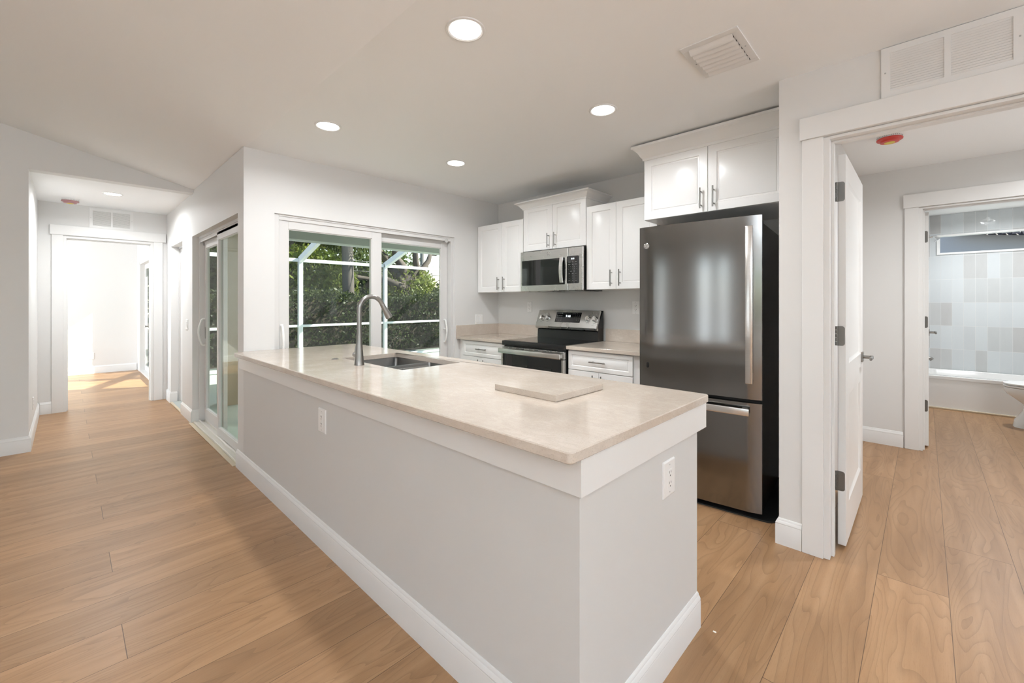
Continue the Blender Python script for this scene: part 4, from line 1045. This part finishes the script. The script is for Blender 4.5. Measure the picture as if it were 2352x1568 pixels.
def leaves(center, rad, n, size, shell=.5, flat=1.0, seed=0, aspect=2.0, droop=0.):
    """n leaf blades scattered through an ellipsoid shell -> MB"""
    r = np.random.default_rng(seed); c = np.array(center); R = np.array(rad)
    d = r.normal(size=(n, 3)); d /= np.linalg.norm(d, axis=1, keepdims=True)
    rr = (shell+(1-shell)*r.random(n))[:, None]
    p = c+d*R*rr
    return blades(p, size, r, aspect, droop)
def boxleaves(x0, x1, y0, y1, z0, z1, n, size, seed=0, topn=.25):
    r = np.random.default_rng(seed); p = np.column_stack([r.uniform(x0, x1, n), y0+(y1-y0)*r.random(n)**2.2, r.uniform(z0, z1, n)])
    k = int(n*topn); p[:k, 2] = z1+r.normal(size=k)*.07; p[:k, 1] = r.uniform(y0, y1, k)
    p[:, 1] += .10*np.sin(p[:, 0]*2.1)+.06*np.sin(p[:, 0]*5.3+p[:, 2]*4); p[:, 2] += np.where(np.arange(n) < k, .08*np.sin(p[:, 0]*1.7), 0)
    return blades(p, size, r, 1.7, 0)
def blades(p, size, r, aspect, droop):
    n = len(p)
    a = r.normal(size=(n, 3)); a[:, 2] -= droop; a /= np.linalg.norm(a, axis=1, keepdims=True)
    t = r.normal(size=(n, 3)); b_ = np.cross(a, t); b_ /= np.linalg.norm(b_, axis=1, keepdims=True)
    s = (size*(.6+.8*r.random(n)))[:, None]
    A = a*s*.5; B_ = b_*s*.5/aspect
    v = np.stack([p-A, p+B_, p+A, p-B_], axis=1).reshape(-1, 3)
    mb = MB(); mb.v = [tuple(q) for q in v]; mb.f = [(4*i, 4*i+1, 4*i+2, 4*i+3) for i in range(n)]
    return mb
def leafobj(mb, name, m, parent=None): return mb.build(name, m, parent, smooth=False, fix=False)
hg = boxleaves(1.2, 13.5, 10.7, 11.7, -.05, 1.42, 26000, .085, 3)
tag(leafobj(hg, 'hedge', 'hedge_leaf'), 'long dark clipped hedge along the back of the garden behind the screen', 'hedge')
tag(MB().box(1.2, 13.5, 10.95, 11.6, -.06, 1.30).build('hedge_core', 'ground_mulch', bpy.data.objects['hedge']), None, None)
def bush(label, c, R, n, size, m, seed, core=True):
    r = thing('bush', label, 'bush', (c[0], c[1], -.06), None)
    leafobj(leaves(c, R, n, size, .55, seed=seed), 'foliage', m, r)
    MB().tube([(c[0], c[1], -.06), (c[0]+.05, c[1], c[2])], .06, 8).build('stem', 'bark', r)
bush('sunlit yellow-green bush behind the hedge at the left of the garden view', (4.9, 13.0, 1.65), (1.55, .9, 1.35), 6000, .15, 'bush_leaf', 21)
bush('bright leafy bush right of the palm trunk behind the hedge', (9.2, 14.6, 1.6), (1.5, 1.0, 1.15), 4500, .15, 'bush_leaf', 22)
bush('green bush at the right edge of the garden view', (10.2, 12.8, 1.15), (1.1, .8, 1.25), 4000, .12, 'oak_leaf', 23)
def branch(mb, a, b_, r0, r1, wob=.15, n=7, seed=0):
    r = np.random.default_rng(seed); a = Vector(a); b_ = Vector(b_); pts = []; rs = []
    for k in range(n+1):
        t = k/n; off = Vector(r.normal(size=3))*wob*math.sin(PI*t); pts.append(a.lerp(b_, t)+off); rs.append(r0+(r1-r0)*t)
    mb.tube(pts, r0, 9, rs=rs); return pts
def oak(label, base, forks, crowns, r0, seed, leafm='oak_leaf', leafsize=.14):
    r = thing('tree', label, 'tree', base)
    tm = MB(); mid = forks[0]
    branch(tm, base, mid, r0, r0*.75, .06, 6, seed)
    for i, q in enumerate(forks[1:]): branch(tm, mid, q, r0*.55, r0*.16, .22, 8, seed+i+1)
    tm.build('trunk', 'bark', r, angle=60)
    mb = MB()
    for i, (c, R, n) in enumerate(crowns):
        t = leaves(c, R, n, leafsize, .25, seed=seed*10+i); mb.add(t.v, t.f)
    leafobj(mb, 'foliage', leafm, r)
oak('leaning dark tree behind the bright bush at the left of the garden view', (4.72, 13.4, -.06), [(4.55, 13.4, 2.4), (4.3, 13.6, 4.6), (5.0, 13.8, 4.8), (4.0, 13.2, 4.2)],
    [((4.2, 13.8, 4.2), (1.7, 1.2, .9), 3800), ((5.2, 14.4, 3.4), (1.2, 1., .55), 2000)], .15, 31)
oak('broad spreading oak with long low branches right of the palm trunk', (9.0, 14.2, -.06), [(8.85, 14.2, 1.9), (6.7, 13.8, 2.2), (10.8, 14.6, 3.4), (8.4, 14.0, 4.6), (9.9, 13.8, 4.2), (7.5, 14.6, 3.9)],
    [((7.0, 14.6, 3.7), (1.6, 1.4, .85), 3600), ((10.6, 15.4, 4.1), (1.6, 1.4, .8), 1600), ((8.6, 15.2, 4.9), (2.0, 1.4, .8), 2600)], .34, 41)
oak('tall leafy tree closing the far background of the garden', (6.2, 20, -.06), [(6.2, 20, 2.5), (4.8, 20, 6), (7.6, 20, 6.4), (6.0, 20, 7)],
    [((6.0, 20, 3.6), (3.6, 1.6, 2.8), 7000), ((12.0, 22, 2.6), (3.6, 1.6, 2.2), 5000), ((1.8, 19, 3.2), (2.6, 1.6, 3.0), 5000)], .25, 51, leafsize=.26)
oak('dense dark tree beyond the screen left of the porch post', (2.3, 13.2, -.06), [(2.3, 13.2, 1.6), (1.8, 13.2, 3.4), (2.9, 13.2, 3.6)],
    [((2.2, 13.0, 2.2), (1.3, .8, 1.9), 7000)], .12, 61)
# palms
def palm(label, base, hgt, r0, nf, fl_, seed, dead=0):
    r = thing('palm_tree', label, 'palm tree', base); bx, by, bz = base
    MB().tube([(bx, by, bz), (bx+.02, by, hgt*.4), (bx-.02, by, hgt*.8), (bx, by, hgt)], r0, 14, rs=[r0*1.15, r0, r0*.95, r0*1.1]).build('trunk', 'palm_bark', r, angle=60)
    rn = np.random.default_rng(seed); mb = MB(); md_ = MB()
    for i in range(nf):
        az = 2*PI*(i+rn.random()*.6)/nf; el = rn.uniform(-.7, .75)
        d_ = Vector((math.cos(az)*math.cos(el), math.sin(az)*math.cos(el), math.sin(el)))
        c = Vector((bx, by, hgt))+d_*fl_*.55 + Vector((0, 0, -.10)); side = d_.cross(Vector((0, 0, 1))).normalized(); nrm = side.cross(d_)
        tgt = md_ if i < dead else mb
        tgt.tube([(bx, by, hgt), tuple(c)], .012, 5)
        for k in range(26):
            a = -1.9+3.8*k/25; dd = (d_*math.cos(a)+side*math.sin(a)).normalized(); l = fl_*(.72-.10*abs(a)); w_ = .020
            p1 = c+dd*l*.55+nrm*.03; p2 = c+dd*l+Vector((0, 0, -.16*l)); ww = dd.cross(nrm).normalized()*w_
            tgt.add([c, p1+ww, p2, p1-ww], [(0, 1, 2, 3)])
    leafobj(mb, 'fronds', 'palm_leaf', r)
    if dead: leafobj(md_, 'dry_fronds', 'dry_palm_leaf', r)
palm('tall grey palm trunk in the middle of the garden view, crown above the frame', (5.62, 11.95, -.06), 3.95, .165, 22, 1.6, 71)
palm('short palm with dry tan fronds right of the bright bush', (6.05, 14.2, -.06), 2.35, .14, 22, .85, 73, dead=15)
# utility pole and wires
tag(MB().tube([(14.2, 20.8, -.1), (14.2, 20.8, 7)], .13, 10).build('utility_pole', 'pole_wood'), 'pale utility pole in the distance at the right of the garden view', 'utility pole')
for i, z in enumerate((3.05, 2.62)):
    tag(MB().tube([(-2+28*k/12, 17.5+.2*k/12, z+.9*((k/12-.5)**2)) for k in range(13)], .012, 5).build('power_line', 'wire'),
        ('upper thin power line crossing behind the trees', 'lower thin power line crossing behind the trees')[i], 'power line')
# neighbour's house outside the bathroom window
nb = thing('neighbor_house', 'sunlit pale house with a tiled roof seen through the bathroom strip window', 'house', (12, -1, -.3))
NX = 11.4
MB().prism([(2.2, -.3), (2.2, 2.62), (-.25, 2.62), (-6, 2.62), (-6, -.3)], lambda u, v, a: (a, u, v), NX, NX+4).build('wall', 'house_wall', nb)
# clay-tile eave running down to the right
rf = MB()
slope = -.095
for i in range(9):
    for j in range(38):
        y0 = -.42-j*.115; zc = 2.52+slope*( -y0-.42)*1.35 + i*.055; x0 = NX-.42+i*.14
        if y0 < -4.5: continue
        arc = [(.052*math.cos(PI*k/6), .036*math.sin(PI*k/6)) for k in range(7)]
        vs = [(x0, y0+a, zc+b_) for a, b_ in arc] + [(x0+.17, y0+a*.9, zc+.075+b_*.9) for a, b_ in arc]
        rf.add(vs, [(k, k+1, 8+k, 7+k) for k in range(6)] + [tuple(range(7))])
rf.add([(NX-.40, -.4, 2.50), (NX-.40, -4.6, 2.50+slope*4.2*1.35), (NX+1.2, -4.6, 3.0+slope*4.2*1.35), (NX+1.2, -.4, 3.0)], [(0, 1, 2, 3)])
rf.build('roof', 'roof_tile', nb, smooth=False)
